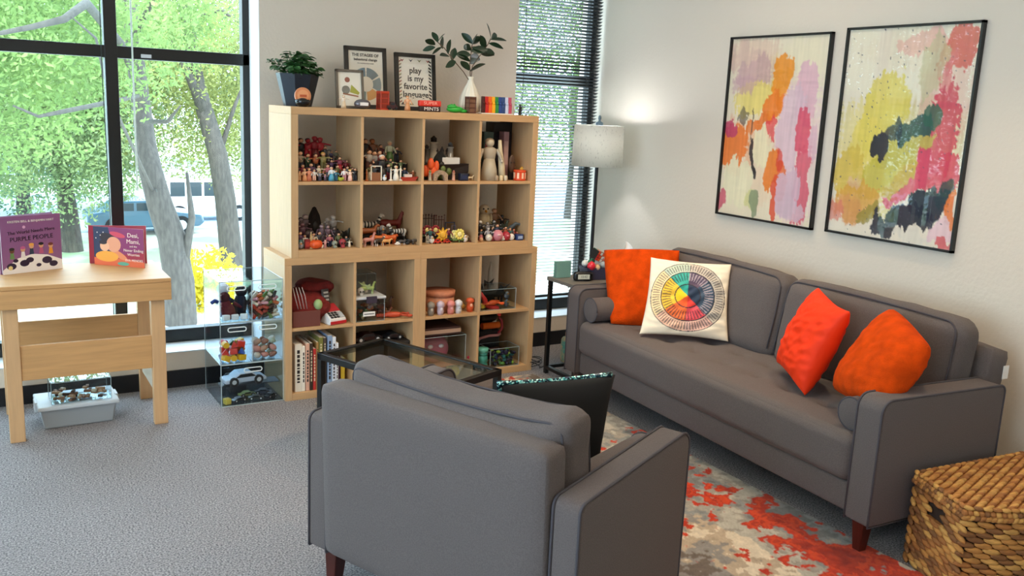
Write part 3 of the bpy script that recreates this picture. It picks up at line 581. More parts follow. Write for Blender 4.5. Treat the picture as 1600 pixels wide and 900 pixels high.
b = MB(); n = 48; RS = .162
vs = [((RS+dr)*cos(2*pi*i/n), (RS+dr)*sin(2*pi*i/n), z) for dr, z in ((0, 1.243), (-.006, 1.497), (-.009, 1.497), (-.003, 1.243)) for i in range(n)]
b.add(vs, [(k*n+i, k*n+(i+1) % n, ((k+1) % 4)*n+(i+1) % n, ((k+1) % 4)*n+i) for k in range(4) for i in range(n)], SHD, True); b.build('lamp_shade', lp)
b = MB()
for a in (0, 2*pi/3, 4*pi/3): b.cyl((0, 0, 1.49), (.155*cos(a), .155*sin(a), 1.492), .002, None, C3('#777777'), 5)
b.build('shade_ring', lp)
MB().lathe([(.014, 1.36), (.014, 1.41), (.02, 1.412)], C3('#222222'), 12).build('socket', lp)
MB().sph((0, 0, 1.45), (.028, .028, .035), mat('bulb_glass', '#ffffff', .3, emit=('#eaf2ff', 14)), 14, 10).build('bulb', lp)
b = MB(); b.lathe([(.022, 1.497), (.024, 1.50), (.024, 1.513), (.008, 1.522), (.006, 1.53), (.010, 1.536), (.009, 1.552), (.002, 1.560)], C3('#5f7584', .35), 14); b.build('finial', lp)
light('lamp_bulb', 'POINT', (2.06, .165, 1.455), 55, (.93, .96, 1), shadow_soft_size=.03)
# ================================================================ PICTURES ON THE RIGHT WALL
def paint(blobs, base, seed, speck=0, dark=(.1, .1, .14)):
    def fn(u, v):
        dx = .030*noise.fractal(Vector((u*7+seed, v*7, 0)), .9, 2, 4); dy = .045*noise.fractal(Vector((u*11, v*5+seed, 3)), .9, 2, 4)
        st = noise.noise(Vector((u*42+seed, v*4, 0))); st2 = noise.noise(Vector((u*9+seed, v*60, 1))); fn_ = noise.fractal(Vector((u*38, v*52, seed)), .8, 2, 3)
        c = tuple(b_*(1+.05*st) for b_ in base)
        for bx, by, rx, ry, ang, col, al in blobs:
            x, y = u+dx-bx, (v+dy-by); ca, sa = cos(radians(ang)), sin(radians(ang)); y *= 1.42; X = x*ca+y*sa; Y = -x*sa+y*ca
            d = (abs(X/rx))**2.6+(abs(Y/(ry*1.42)))**2.6+.42*st*(1 if al > .6 else 1.6)+.30*fn_+.2*st2
            w = max(0, min(1, (1-d)*(9 if al > .6 else 2.2)))*al
            if w > 0: k = 1+.12*st+.05*st2; c = lerp(c, tuple(min(1, q*k) for q in hx(col)), w)
        if speck:
            n = noise.noise(Vector((u*60+seed, v*85, 5)))
            if n > .62: c = dark
        return c
    return fn
CRM = hx('#efe2c8')
art1 = paint([(.2, .08, .35, .10, 0, '#e6c2ac', .6), (.45, .30, .3, .2, 0, '#f2dda0', .55), (.78, .6, .24, .42, 0, '#ecd2d0', .7), (.45, .75, .25, .2, 0, '#f0cfae', .5), (.12, .55, .16, .12, 0, '#f0b890', .6), (.22, .14, .30, .10, 20, '#d9b3a8', .5), (.25, .2, .2, .09, -20, '#cfa6a8', .7), (.30, .33, .22, .09, -15, '#efd96a', .75), (.75, .12, .2, .12, 0, '#f2e7c6', .6),
    (.16, .26, .14, .06, -10, '#cda0ac', .6), (.57, .24, .095, .15, 6, '#f59a14', .95), (.50, .37, .10, .10, 35, '#f4831a', .95), (.37, .47, .17, .035, -18, '#ef7c1c', .95), (.50, .50, .06, .06, 10, '#e8404e', .85),
    (.82, .30, .11, .16, 0, '#e8b9c6', .9), (.69, .52, .13, .26, 4, '#e2c3cf', .85), (.83, .50, .07, .14, 0, '#e35470', .92), (.86, .78, .08, .22, 2, '#df5c74', .9), (.93, .55, .05, .1, 0, '#e6bccb', .8),
    (.11, .62, .15, .16, 12, '#f07f2c', .95), (.06, .50, .07, .05, 0, '#c93a6c', .9), (.19, .43, .06, .035, 30, '#4a4248', .7), (.42, .60, .10, .09, 0, '#f2e6c0', .9), (.30, .60, .05, .16, 0, '#f0a878', .45),
    (.535, .73, .075, .12, 4, '#ef8424', .95), (.655, .77, .06, .10, 0, '#ec7430', .92), (.62, .68, .035, .06, 0, '#e0402c', .8), (.60, .88, .028, .13, 0, '#e4502a', .9), (.73, .84, .12, .14, 0, '#dcbccb', .9), (.80, .93, .10, .05, 0, '#dcc0cc', .8),
    (.19, .82, .17, .13, 10, '#eee6c4', .95), (.36, .90, .07, .06, 0, '#d8d88c', .7), (.40, .91, .045, .065, 0, '#8a9a7a', .85), (.02, .93, .05, .06, 0, '#d8607a', .9), (.33, .66, .022, .10, -8, '#2f2a33', .95), (.36, .74, .02, .04, -15, '#27242c', .95), (.30, .5, .006, .14, 0, '#4a3a3a', .8)], CRM, 3)
art2 = paint([(.3, .6, .32, .3, 0, '#ead98a', .7), (.7, .5, .3, .2, 0, '#dcc98c', .6), (.8, .3, .2, .25, 0, '#e8b0a4', .5), (.5, .10, .35, .10, 0, '#eedfc9', .8), (.62, .07, .2, .05, -10, '#f0b4a8', .7), (.86, .10, .12, .11, 20, '#e0605a', .9), (.80, .22, .05, .10, 0, '#e2787c', .8), (.70, .18, .10, .14, 5, '#cfc59a', .7), (.36, .42, .17, .22, 8, '#e8d45c', .85), (.24, .55, .12, .14, 10, '#ecd765', .8), (.12, .70, .14, .12, 0, '#dfc04e', .85),
    (.80, .50, .12, .24, 8, '#d83e5a', .92), (.88, .66, .10, .10, 0, '#de3358', .9), (.62, .70, .26, .07, -42, '#e14c6a', .92), (.45, .68, .26, .10, -40, '#cdbf3e', .8), (.58, .56, .22, .06, -35, '#c9bd55', .85), (.62, .47, .15, .055, -30, '#1f4f50', .95), (.74, .41, .075, .05, 0, '#2c6450', .9), (.36, .56, .085, .055, -12, '#16233b', .97), (.47, .50, .07, .05, -35, '#1b3044', .9),
    (.22, .84, .20, .10, 0, '#e0a443', .8), (.14, .88, .16, .07, 10, '#e29a5c', .6), (.05, .9, .06, .06, 0, '#dd7a6a', .7), (.33, .90, .10, .04, -30, '#9a8f3a', .8), (.80, .80, .15, .08, -5, '#14283a', .97), (.66, .88, .20, .055, -8, '#131f35', .97), (.46, .94, .10, .05, 5, '#16243a', .97), (.90, .74, .05, .06, 0, '#1a3c44', .9), (.95, .82, .04, .08, 0, '#ee7e2e', .9),
    (.70, .97, .14, .03, 0, '#e8dfcf', .9), (.90, .93, .08, .06, 0, '#edc9cf', .9), (.94, .98, .06, .03, 0, '#dd5e62', .9), (.18, .74, .05, .03, 0, '#e7bf9f', .6)], hx('#efe3cf'), 11, 1)
PR = vmat('art_print', .6)
def picture(label, y0, y1, z0, z1, fn):
    t = thing('framed_picture', label, 'picture', (XW, (y0+y1)/2, (z0+z1)/2), 0); w = (y0-y1)/2; h = (z1-z0)/2; bar = .011; BF = mat('picture_frame_black', '#0f0f10', .35)
    f = MB(); X0, X1 = -.026, -.002
    for a in ((-w, w, h-bar, h), (-w, w, -h, -h+bar), (-w, -w+bar, -h, h), (w-bar, w, -h, h)): f.box(X0, X1, a[0], a[1], a[2], a[3], BF)
    f.build('frame', t); nu, nv = 150, 214; vs = []; cols = []
    for j in range(nv+1):
        for i in range(nu+1): u, v = i/nu, j/nv; vs.append((-.012, (w-bar)*(1-2*u), (h-bar)*(1-2*v))); cols.append(tuple(max(0, min(1, q)) for q in fn(u, v)))
    W_ = nu+1; b = MB(); b.add(vs, [(j*W_+i, (j+1)*W_+i, (j+1)*W_+i+1, j*W_+i+1) for j in range(nv) for i in range(nu)], PR, True)
    b.build('print', t, colors=cols); MB().box(-.0175, -.0155, -w+bar, w-bar, -h+bar, h-bar, glassy('picture_glass', (.98, .98, .98), 1.5, .65)).build('glazing', t)
picture('framed abstract with orange and pink strokes on cream, the left of the two wall pictures', -.643, -1.3455, 1.034, 2.022, art1)
picture('framed abstract with yellow, navy and crimson strokes, the right of the two wall pictures', -1.4345, -2.135, 1.041, 2.035, art2)
# ================================================================ BASKET
def basket():
    t = thing('wicker_basket', 'lidded woven seagrass basket with a bowed front, beside the right sofa arm', 'basket', (1.75, -2.86, 0))
    P0 = [(1.545, -2.625), (1.44, -2.92), (1.50, -3.02), (1.66, -3.12), (1.86, -3.18), (2.06, -3.17), (2.20, -3.12), (2.235, -2.95), (2.20, -2.70), (1.9, -2.66)]
    P0 = [(1.545, -2.635), (1.425, -2.905), (1.52, -2.975), (1.66, -3.045), (1.83, -3.09), (2.00, -3.09), (2.14, -3.05), (2.20, -3.0), (2.12, -2.69), (1.85, -2.665)]
    c = Vector((1.75, -2.86)); pts = [Vector(p_)-c for p_ in P0]
    def path(scale=1, off=0):
        out = []; n = len(pts)
        for i in range(n):
            a, b_ = pts[i], pts[(i+1) % n]; L = (b_-a).length; k = max(1, round(L/.012))
            for q in range(k): out.append((a+(b_-a)*q/k)*scale)
        return out
    SG = [mat('seagrass_'+str(i), c_, .75, bump=.5, bscale=200, stretch=(1, 1, 5), var=.3, vscale=30) for i, c_ in enumerate(('#bf8440', '#a66a32', '#cf9a50', '#86572c'))]
    HB = .30; b = MB()
    def ring(b, z, th, ph, scale, step=.056, tilt=.16, thick=.0105, skip=None):
        pa = path(scale); n = len(pa); tot = [0]
        for i in range(n): tot.append(tot[-1]+(pa[(i+1) % n]-pa[i]).length)
        L = tot[-1]; m = max(8, int(L/step)); j = 0
        for k in range(m):
            s = (k+ph)/m*L % L
            while tot[j+1] < s: j += 1
            while tot[j] > s: j -= 1
            f_ = (s-tot[j])/max(1e-6, tot[j+1]-tot[j]); p_ = pa[j]+(pa[(j+1) % n]-pa[j])*f_; d = (pa[(j+2) % n]-pa[j-1]).normalized(); ang = math.atan2(d.y, d.x)
            if skip and skip(p_, z): continue
            b.sph((0, 0, 0), (step*.62, thick, th), SG[R.randrange(4)], 7, 5, M=TR(p_.x, p_.y, z, rz=ang) @ Matrix.Rotation((tilt)*R.uniform(.8, 1.2), 4, 'Y'))
    def hole(p_, z): return .225 < z < .272 and abs((p_-(pts[0]+(pts[1]-pts[0])*.50)).length) < .05
    z = .012; k = 0
    while z < HB: ring(b, z, .0115, (k % 2)*.5, 1.0, skip=hole); z += .0185; k += 1
    b.build('woven_body', t)
    inn = MB(); pa = path(.97); n = len(pa); inn.add([(p_.x, p_.y, zz) for zz in (.004, HB) for p_ in pa], [(i, (i+1) % n, n+(i+1) % n, n+i) for i in range(n)]+[list(range(n))[::-1]], mat('basket_shadow_lining', '#2b1c12', .9))  # dark inner shell, its colour stands in for shade behind the weave
    inn.build('shade_shell', t)
    l = MB(); ring(l, HB+.014, .016, 0, 1.02, .018, 1.15, .010); ring(l, HB+.030, .012, .5, 1.015, .018, -1.15, .011); ring(l, HB+.046, .008, 0, 1.0, .03, .1, .010)
    # lid top: rows parallel to the front
    from mathutils.geometry import intersect_point_tri_2d
    def inside(x, y):
        c_ = False; n = len(pts); j = n-1
        for i in range(n):
            if (pts[i].y > y) != (pts[j].y > y) and x < (pts[j].x-pts[i].x)*(y-pts[i].y)/(pts[j].y-pts[i].y)+pts[i].x: c_ = not c_
            j = i
        return c_
    ang = math.atan2(-.16, .55); M2 = rotz(ang)
    yy = -.40; r_ = 0
    while yy < .40:
        xx = -.5+(r_ % 2)*.026
        while xx < .5:
            q = M2 @ Vector((xx, yy, 0))
            if inside(q.x*1.03, q.y*1.03): l.sph((0, 0, 0), (.033, .010, .0085), SG[R.randrange(3)], 7, 5, M=TR(q.x, q.y, HB+.047, rz=ang+.35))
            xx += .05
        yy += .0165; r_ += 1
    pa = path(.975); n = len(pa); l.add([(p_.x, p_.y, zz) for zz in (HB+.008, HB+.044) for p_ in pa], [(i, (i+1) % n, n+(i+1) % n, n+i) for i in range(n)]+[list(range(n, 2*n))], SG[1])
    l.build('lid', t)
    # dark handle opening
    a = pts[0]+(pts[1]-pts[0])*.5; d = (pts[1]-pts[0]).normalized(); ang = math.atan2(d.y, d.x)
    h = MB(); h.box(-.052, .052, -.006, .012, .222, .226, SG[1]); h.build('handle_opening', t, loc=(a.x, a.y, 0.0), rot=(0, 0, ang))
basket()
# ================================================================ ON THE WOODEN TABLE
def T_(M, x, z, y=-.0012): return M @ Matrix.Translation((x, y, z)) @ UPR
def book(label, name, A, B, h, t, cover, deco, back_open=None):
    # stands upright; A, B = bottom left and bottom right corner of the front cover
    A = Vector(A); B = Vector(B); d = B-A; ang = math.atan2(d.y, d.x); w = d.length
    o = thing(name, label, 'book', (A.x, A.y, A.z), ang); cm = mat(name+'_cover_'+cover.strip('#'), cover, .3, coat=.3)
    MB().box(0, w, 0, .003, 0, h, cm).build('front_cover', o)
    MB().box(.004, w-.004, .0035, .003+t, .004, h-.004, C3('#efe9da', .8)).build('pages', o)
    b = MB(); b.box(0, w, 0, .003, 0, h, cm, TR(back_open[1], .004+t, 0, rz=back_open[0])); b.build('back_cover', o)
    deco(o, w, h); return o
def disc(b, x, z, r, m, n=20, sx=1, sz=1, y=-.0005, rot=0):
    b.add([(x+r*sx*cos(a)*cos(rot)-r*sz*sin(a)*sin(rot), y, z+r*sx*cos(a)*sin(rot)+r*sz*sin(a)*cos(rot)) for a in [2*pi*k/n for k in range(n)]], [list(range(n))], m)
def deco1(o, w, h):
    I = Matrix(); cr = C3('#f2e8e0'); dk = C3('#2c1c38')
    text('KRISTEN BELL & BENJAMIN HART', .0145, cr, o, T_(I, w/2, h*.90)); text('The World Needs More', .022, dk, o, T_(I, w/2, h*.72)@Matrix.Rotation(.05, 4, 'Z')); text('PURPLE PEOPLE', .029, dk, o, T_(I, w/2, h*.60)@Matrix.Rotation(.03, 4, 'Z'))
    b = MB(); b.poly([(0, 0), (w, 0), (w, .045), (w*.75, .075), (w*.5, .085), (w*.25, .07), (0, .02)], cr, M=TR(0, -.0004, 0))
    for x, z, r in ((.04, .035, .022), (.10, .045, .022), (.125, .058, .018), (.165, .03, .012), (.205, .05, .024), (.235, .03, .02), (.06, .06, .012)): disc(b, x, z, r, dk, sz=.7, y=-.0007)
    disc(b, .035, .028, .010, C3('#e8d08a'), y=-.0009); disc(b, w*.38, h*.80, .007, C3('#d8a4c4'), y=-.0006)
    for x, z, hc, bc in ((.045, .085, '#2f2a2a', '#6a8a54'), (.095, .088, '#c25c8c', '#e8dcd8'), (.135, .10, '#e7a04a', '#24364e'), (.18, .10, '#1d1a1c', '#b8567a'), (.225, .095, '#7a3a34', '#e6962c')):
        b.poly([(x-.011, z-.016), (x+.011, z-.016), (x+.007, z+.012), (x-.007, z+.012)], C3(bc), M=TR(0, -.0009, 0)); disc(b, x, z+.022, .011, C3('#d59a74' if hc != '#2f2a2a' else '#6b4430'), y=-.001); disc(b, x, z+.030, .012, C3(hc), sz=.6, y=-.0011)
    b.build('cover_art', o)
def deco2(o, w, h):
    I = Matrix(); cr = C3('#f6e3d4'); b = MB()
    b.poly([(0, 0), (w*.45, 0), (w*.45, h), (0, h)], C3('#26304f'), M=TR(0, -.0002, 0)); b.poly([(w*.3, h), (w*.38, h*.5), (w*.55, h*.3), (w, h*.4), (w, h)], C3('#8a2f66'), M=TR(0, -.0003, 0))
    b.poly([(0, 0), (w, 0), (w, h*.14), (w*.6, h*.22), (w*.3, h*.16), (0, h*.2)], C3('#e0673c'), M=TR(0, -.0004, 0))
    disc(b, w*.40, h*.56, h*.20, C3('#e9a07c'), sz=1, y=-.0008); disc(b, w*.30, h*.70, h*.17, C3('#2a1a20'), sx=1.5, sz=.8, y=-.0006, rot=-.3); disc(b, w*.48, h*.82, h*.13, C3('#d2475c'), sx=1.7, sz=.5, y=-.0009, rot=-.2)
    disc(b, w*.22, h*.50, h*.13, C3('#f0b48c'), y=-.0010); disc(b, w*.19, h*.60, h*.11, C3('#2a1a20'), sz=.5, y=-.0011); disc(b, w*.26, h*.24, h*.20, C3('#f2a53a'), sx=1.6, sz=.7, y=-.0007); disc(b, w*.50, h*.30, h*.16, C3('#e58a5c'), sx=1.6, sz=.5, y=-.0006, rot=-.5); disc(b, w*.58, h*.07, h*.1, C3('#5fa58c'), sx=1.6, sz=.5, y=-.0009)
    for x, z in ((.08, .85), (.14, .78), (.05, .7), (.2, .86)): disc(b, w*x, h*z, .003, cr, 8, y=-.0009)
    b.build('cover_art', o)
    for s_, z, sz in (('Desi,', .82, .030), ('Mami,', .66, .030), ('and the', .54, .013), ('Never Ending', .43, .019), ('Worries', .32, .019)): text(s_, sz, cr, o, T_(I, w*.79, h*z))
    text('EVA MENDES', .016, cr, o, T_(I, w*.80, h*.17))
book('square purple picture book with a cow and five cartoon children, standing on the wooden table', 'purple_book', at(5, 430, z=.7255), at(98, 419, z=.7255), .268, .012, '#8c5a86', deco1, (radians(9), -.004))
book('red and navy picture book of a child with a headscarf, standing on the wooden table', 'red_book', at(148, 413, z=.7255), at(226, 419, z=.7255), .192, .008, '#a3243f', deco2, (radians(24), -.035))
# ================================================================ UNDER THE TABLE
PLC = glassy('milky_plastic', (.80, .84, .86), 1.5, 1.4, .25)
MILK = mat('milky_lid', '#c6cbcf', .4, spec=.5)
bn = thing('storage_bin', 'wide translucent plastic bin with a latching lid on the carpet under the wooden table', 'bin', (-1.15, .025, 0), radians(1.5), None)
b = MB(); b.add([(.015, .012, 0), (.315, .012, 0), (.315, .21, 0), (.015, .21, 0), (0, 0, .095), (.33, 0, .095), (.33, .222, .095), (0, .222, .095)], [(3, 2, 1, 0), (0, 1, 5, 4), (1, 2, 6, 5), (2, 3, 7, 6), (3, 0, 4, 7)], mat('milky_body', '#b7bcc0', .35, trans=.35)); b.build('tub', bn, bevel=.008)
MB().box(-.012, .342, -.012, .234, .095, .115, MILK).build('lid', bn, bevel=.006)
for x in (-.018, .334): MB().box(x, x+.014, .07, .15, .07, .118, MILK).build('latch', bn, bevel=.003)
MB().box(.02, .31, .02, .2, .006, .05, mat('sand_fill', '#c8b48c', .9, bump=1, bscale=60)).build('contents', bn)
def acrylic_box(label, name, x, y, z, w, d, h, rz=0, group=None, lid=True, open_front=False):
    t = thing(name, label, 'box', (x, y, z), rz, group); k = .003
    for a in ((0, w, 0, k, 0, h), (0, w, d-k, d, 0, h), (0, k, k, d-k, 0, h), (w-k, w, k, d-k, 0, h)): MB().box(*a, ACR).build('side_wall', t)
    MB().box(0, w, 0, d, -.0005, .002, ACR).build('bottom', t)
    if lid: MB().box(-.002, w+.002, -.002, d+.002, h, h+.004, ACR).build('lid', t)
    e = MB()     # polished edges catch light
    for (xx, yy) in ((0, 0), (w, 0), (w, d), (0, d)): e.cyl((xx, yy, 0), (xx, yy, h), .0016, None, mat('acrylic_edge', '#a9b9bd', .15, spec=.8), 5)
    for a, c in (((0, 0), (w, 0)), ((w, 0), (w, d)), ((w, d), (0, d)), ((0, d), (0, 0))): e.cyl((*a, h), (*c, h), .0018, None, _m['acrylic_edge'], 5); e.cyl((*a, .001), (*c, .001), .0012, None, _m['acrylic_edge'], 5)
    e.build('polished_edge', t); return t
acrylic_box('clear acrylic box of brown wooden pieces stacked on the bin under the table', 'acrylic_box', -1.10, .04, .1165, .26, .145, .105, radians(1.5))
cols = ['#8a5a3c', '#b88a62', '#6b4430', '#d8c4a4', '#a0704c', '#4e3526']
for k in range(34):
    x = -1.10+.02+R.random()*.22; y = .055+R.random()*.105; z = .121+R.choice((0, .014, .028))
    b = MB(); L = R.uniform(.018, .04); b.box(-L/2, L/2, -.007, .007, 0, .012, C3(R.choice(cols), .7), bv=.002); tag(b.build('wooden_piece', loc=(x, y, z), rot=(0, 0, R.uniform(0, 3))), 'small brown wooden piece heaped in the acrylic box under the table', 'wooden piece', 'wooden pieces in the box under the table')
# ================================================================ CLEAR DRAWER STACK
X0, Y0, DW, DD, DH = -.322, .035, .322, .36, .2165
def drawer_case(label, z, n, h):
    t = thing('clear_drawer_case', label, 'drawer unit', (X0, Y0, z), 0); k = .004
    for a in ((0, DW, 0, DD, 0, k), (0, DW, 0, DD, h-k, h), (0, k, 0.001, DD, k, h-k), (DW-k, DW, .001, DD, k, h-k), (k, DW-k, DD-k, DD, k, h-k)): MB().box(*a, ACR).build('case_panel', t)
    if n == 2: MB().box(DW/2-.002, DW/2+.002, .004, DD-k, k, h-k, ACR).build('case_panel', t)
    w = (DW-2*k)/n-.006
    em = mat('acrylic_edge', '#a9b9bd', .15, spec=.8); e = MB()
    for x in (0, DW)+((DW/2,) if n == 2 else ()): e.cyl((x, 0, 0), (x, 0, h), .0022, None, em, 6)
    for x in (0, DW): e.cyl((x, DD, 0), (x, DD, h), .0016, None, em, 6); e.cyl((x, 0, h), (x, DD, h), .0016, None, em, 6)
    for zz in (0.001, h-.001): e.cyl((0, 0, zz), (DW, 0, zz), .0026, None, em, 6); e.cyl((0, DD, zz), (DW, DD, zz), .0016, None, em, 6)
    e.build('polished_edge', t)
    for i in range(n):
        x = k+.003+i*(w+.006); hd = h-.018 if n == 2 else h-.014
        fr = MB().box(x, x+w, -.003, .001, k+.001, hd, ACR).build('drawer', t)
        MB().box(x+.002, x+w-.002, .004, DD-.03, k+.0006, k+.003, ACR).build('drawer_floor', fr)
        cx = x+w/2; b = MB(); zt = h-.035
        pts = [(cx+(.035*(1 if c > 0 else -1) if True else 0)+.011*cos(a), -.008, zt+.011*sin(a)) for c, a in [(cos(a), a) for a in [2*pi*q/24 for q in range(25)]]]
        b.tube(pts, .0028, C3('#e9f0f2', .2), 6); b.build('handle', fr)
    return t
drawer_case('bottom clear acrylic drawer of toy vehicles, standing on the carpet', .0, 1, .224)
drawer_case('middle clear acrylic drawer pair of wooden blocks, on the stack by the window', .2245, 2, .2205)
drawer_case('topmost clear acrylic drawer pair of craft pieces and puppets, by the window', .4455, 2, .2135)
def heap(x0, x1, y0, y1, z0, n, fn):     # settled layers of small things
    for k in range(n): fn(k, R.uniform(x0, x1), R.uniform(y0, y1), z0)
def pack(x0, x1, y0, y1, z0, cell, layers, make):
    nx = int((x1-x0)/cell); ny = int((y1-y0)/cell)
    for l in range(layers):
        for j in range(ny):
            for i in range(nx):
                make(x0+(i+.5)*cell+R.uniform(-.1, .1)*cell, y0+(j+.5)*cell, z0+l*cell*.86, l, j)
BC = {'red': '#d8321e', 'yellow': '#f2b91c', 'green': '#2f5a34', 'blue': '#3552a0', 'orange': '#ee7a2a'}
def mkblock(x, y, z, l, j):
    c = R.choice(['red', 'red', 'yellow', 'green', 'orange', 'blue', 'red']); s = .019
    b = MB(); k = R.random(); m = C3(BC[c], .4)
    if k < .5: b.box(-s, s, -s*.9, s*.9, -s*.8, s*.8, m, bv=.002)
    elif k < .75: b.cyl((0, -s*.9, 0), (0, s*.9, 0), s*.85, None, m, 14)
    else: b.poly([(-s, -s*.8), (s, -s*.8), (0, s*.8)], m, s*1.6, TR(0, -s*.8, 0))
    tag(b.build('toy_block', loc=(x, y, z+s*.9), rot=(0, R.uniform(-.5, .5), R.uniform(-.4, .4))), c+' wooden block heaped in the left drawer of the middle clear case', 'block', c+' blocks in the clear drawer')
pack(X0+.01, X0+DW/2-.008, Y0+.01, Y0+.13, .2345, .042, 3, mkblock)
def mkfood(x, y, z, l, j):
    c, h_ = R.choice([('pale', '#d9cbb8'), ('brown', '#8e5a48'), ('pinkish', '#d08a7c'), ('tan', '#b98a70'), ('grey-green', '#aab29a')]); b = MB(); b.sph((0, 0, 0), (R.uniform(.018, .026), .017, R.uniform(.013, .018)), C3(h_, .5), 12, 8)
    tag(b.build('toy_food', loc=(x, y, z+.018), rot=(0, R.uniform(-.6, .6), R.uniform(-1, 1))), c+' rounded play food piece in the right drawer of the middle clear case', 'play food', c+' play food pieces')
pack(X0+DW/2+.01, X0+DW-.01, Y0+.01, Y0+.13, .2345, .042, 3, mkfood)
def mkbit(x, y, z, l, j):
    c, h_ = R.choice([('red', '#b5402c'), ('dark brown', '#4a2c24'), ('cream', '#e0cdb4'), ('green', '#5d7a3c'), ('orange', '#cc6a38'), ('pink', '#cf8f96'), ('black', '#26211f')]); b = MB(); L = R.uniform(.010, .022)
    b.box(-L, L, -.007, .007, -.007, .007, C3(h_, .5), bv=.002); tag(b.build('craft_piece', loc=(x, y, z+.011), rot=(R.uniform(-1, 1), R.uniform(-1, 1), R.uniform(-1, 1))), 'tiny '+c+' craft piece in the right drawer of the topmost clear case', 'craft piece', c+' craft pieces')
pack(X0+DW/2+.008, X0+DW-.01, Y0+.008, Y0+.10, .4545, .026, 6, mkbit)
# puppets in the top left drawer
def puppet(label, x, y, z, c1, c2, s=1, rz=0, lean=0):
    t = thing('hand_puppet', label, 'puppet', (x, y, z), rz, None); b = MB(); m = mat('plush_'+c1.strip('#'), c1, .95, bump=.6, bscale=160)
    b.lathe([(.004, 0), (.032*s, .004), (.034*s, .05*s), (.022*s, .09*s), (.012*s, .10*s)], m, 12, TR(ry=lean)); b.build('body', t); b = MB(); b.sph((.10*s*sin(lean), 0, .115*s*cos(lean)), (.027*s, .024*s, .026*s), mat('plush_'+c2.strip('#'), c2, .95), 12, 8); b.build('head', t)
    b = MB(); b.cyl((.02*s, 0, .075*s), (.055*s, -.01, .05*s), .009*s, .008*s, m, 8); b.cyl((-.02*s, 0, .075*s), (-.05*s, -.01, .06*s), .009*s, .008*s, m, 8); b.build('arms', t)
puppet('dark red puppet in the left drawer of the topmost clear case', X0+.065, Y0+.06, .455, '#5c1420', '#451018', 1.05, .3, -.3)
puppet('navy puppet in the left drawer of the topmost clear case', X0+.115, Y0+.10, .455, '#161a2c', '#1c1c24', 1.15, 0, .15)
puppet('blue and white puppet at the top left of the topmost clear drawer', X0+.045, Y0+.12, .455, '#2c3f84', '#cdd3e2', 1.25, 0, 0)
for k, (x, lab) in enumerate(((.03, 'left'), (.075, 'middle'), (.12, 'right'))):
    b = MB(); b.box(-.018, .018, -.012, .012, 0, .028, C3('#e9edf0', .5), bv=.004); tag(b.build('white_foam_piece', loc=(X0+x+.005, Y0+.022, .455), rot=(0, 0, R.uniform(-.4, .4))), lab+' of three white foam pieces at the front of the topmost clear drawer', 'foam piece')
# ---- toy vehicles
def toy_car(name, label, x, y, z, L, c, rz=0, big=False, group=None):
    t = thing(name, label, 'toy car', (x, y, z), rz, group); m = C3(c, .3); h = L*.3; w = L*.42; r = L*.11; pr = [(-L/2, r*.7), (-L/2, h*.55), (-L*.3, h*.65), (-L*.15, h), (L*.15, h), (L*.28, h*.62), (L/2, h*.5), (L/2, r*.7)]
    b = MB(); b.poly(pr, m, w, TR(0, -w/2, 0)); b.build('body', t, bevel=L*.02); b = MB(); b.poly([(-L*.26, h*.66), (-L*.14, h*.93), (L*.13, h*.93), (L*.24, h*.66)], C3('#1c2226', .2), w+.002, TR(0, -w/2-.001, 0)); b.build('window', t)
    for xx in (-L*.3, L*.3):
        for yy in (-w/2, w/2): b = MB(); b.cyl((xx, yy-.25*r, r), (xx, yy+.25*r, r), r, None, C3('#141414', .7), 14); b.cyl((xx, yy-.28*r, r), (xx, yy+.28*r, r), r*.5, None, C3('#c8c8c8', .4), 10); b.build('wheel', t)
    return t
toy_car('toy_racing_car', 'large silver and white toy racing car in the bottom clear drawer', X0+.13, Y0+.07, .098, .22, '#c7ccd8', .1)
toy_car('toy_car', 'black toy car at the left of the bottom clear drawer', X0+.10, Y0+.05, .006, .08, '#1d1f22', .3); toy_car('toy_car', 'black toy car with pale hood at the middle of the bottom clear drawer', X0+.19, Y0+.05, .006, .08, '#3a3f3c', -.2)
toy_car('toy_car', 'dark toy car at the right of the bottom clear drawer', X0+.27, Y0+.06, .006, .075, '#20242c', .6); toy_car('toy_car', 'olive toy car behind in the bottom clear drawer', X0+.16, Y0+.12, .006, .09, '#8c8f4c', .1)
toy_car('toy_car', 'grey toy car stacked at the right back of the bottom clear drawer', X0+.25, Y0+.13, .006, .09, '#4a4e58', -.3)
b = MB(); b.box(-.016, .016, -.016, .016, 0, .03, C3('#d9c04a', .5), bv=.003); tag(b.build('toy_block', loc=(X0+.035, Y0+.03, .006), rot=(0, 0, .3)), 'yellow cube at the front left corner of the bottom clear drawer', 'block')
MB_ = MB(); MB_.box(0, .09, 0, .10, 0, .085, C3('#22252b', .6), bv=.004); tag(MB_.build('black_box', loc=(X0+.09, Y0+.20, .006)), 'black box at the back of the bottom clear drawer', 'box')
tag(MB().box(.01, DW-.01, .10, .19, 0, .004, C3('#3a3d42')).build('inner_shelf', loc=(X0, Y0-.06, .0925)), 'thin dark tray under the racing car in the bottom clear drawer', 'tray')
# ================================================================ SHELF TOP
ZT = 1.5405
def top(px, py=166, y=None): 
    p_ = at(px, py, y=y); return Vector((p_.x, y, ZT))
def hgt(px, pt, y, z): return max(.008, at(px, pt, y=y).z-z)
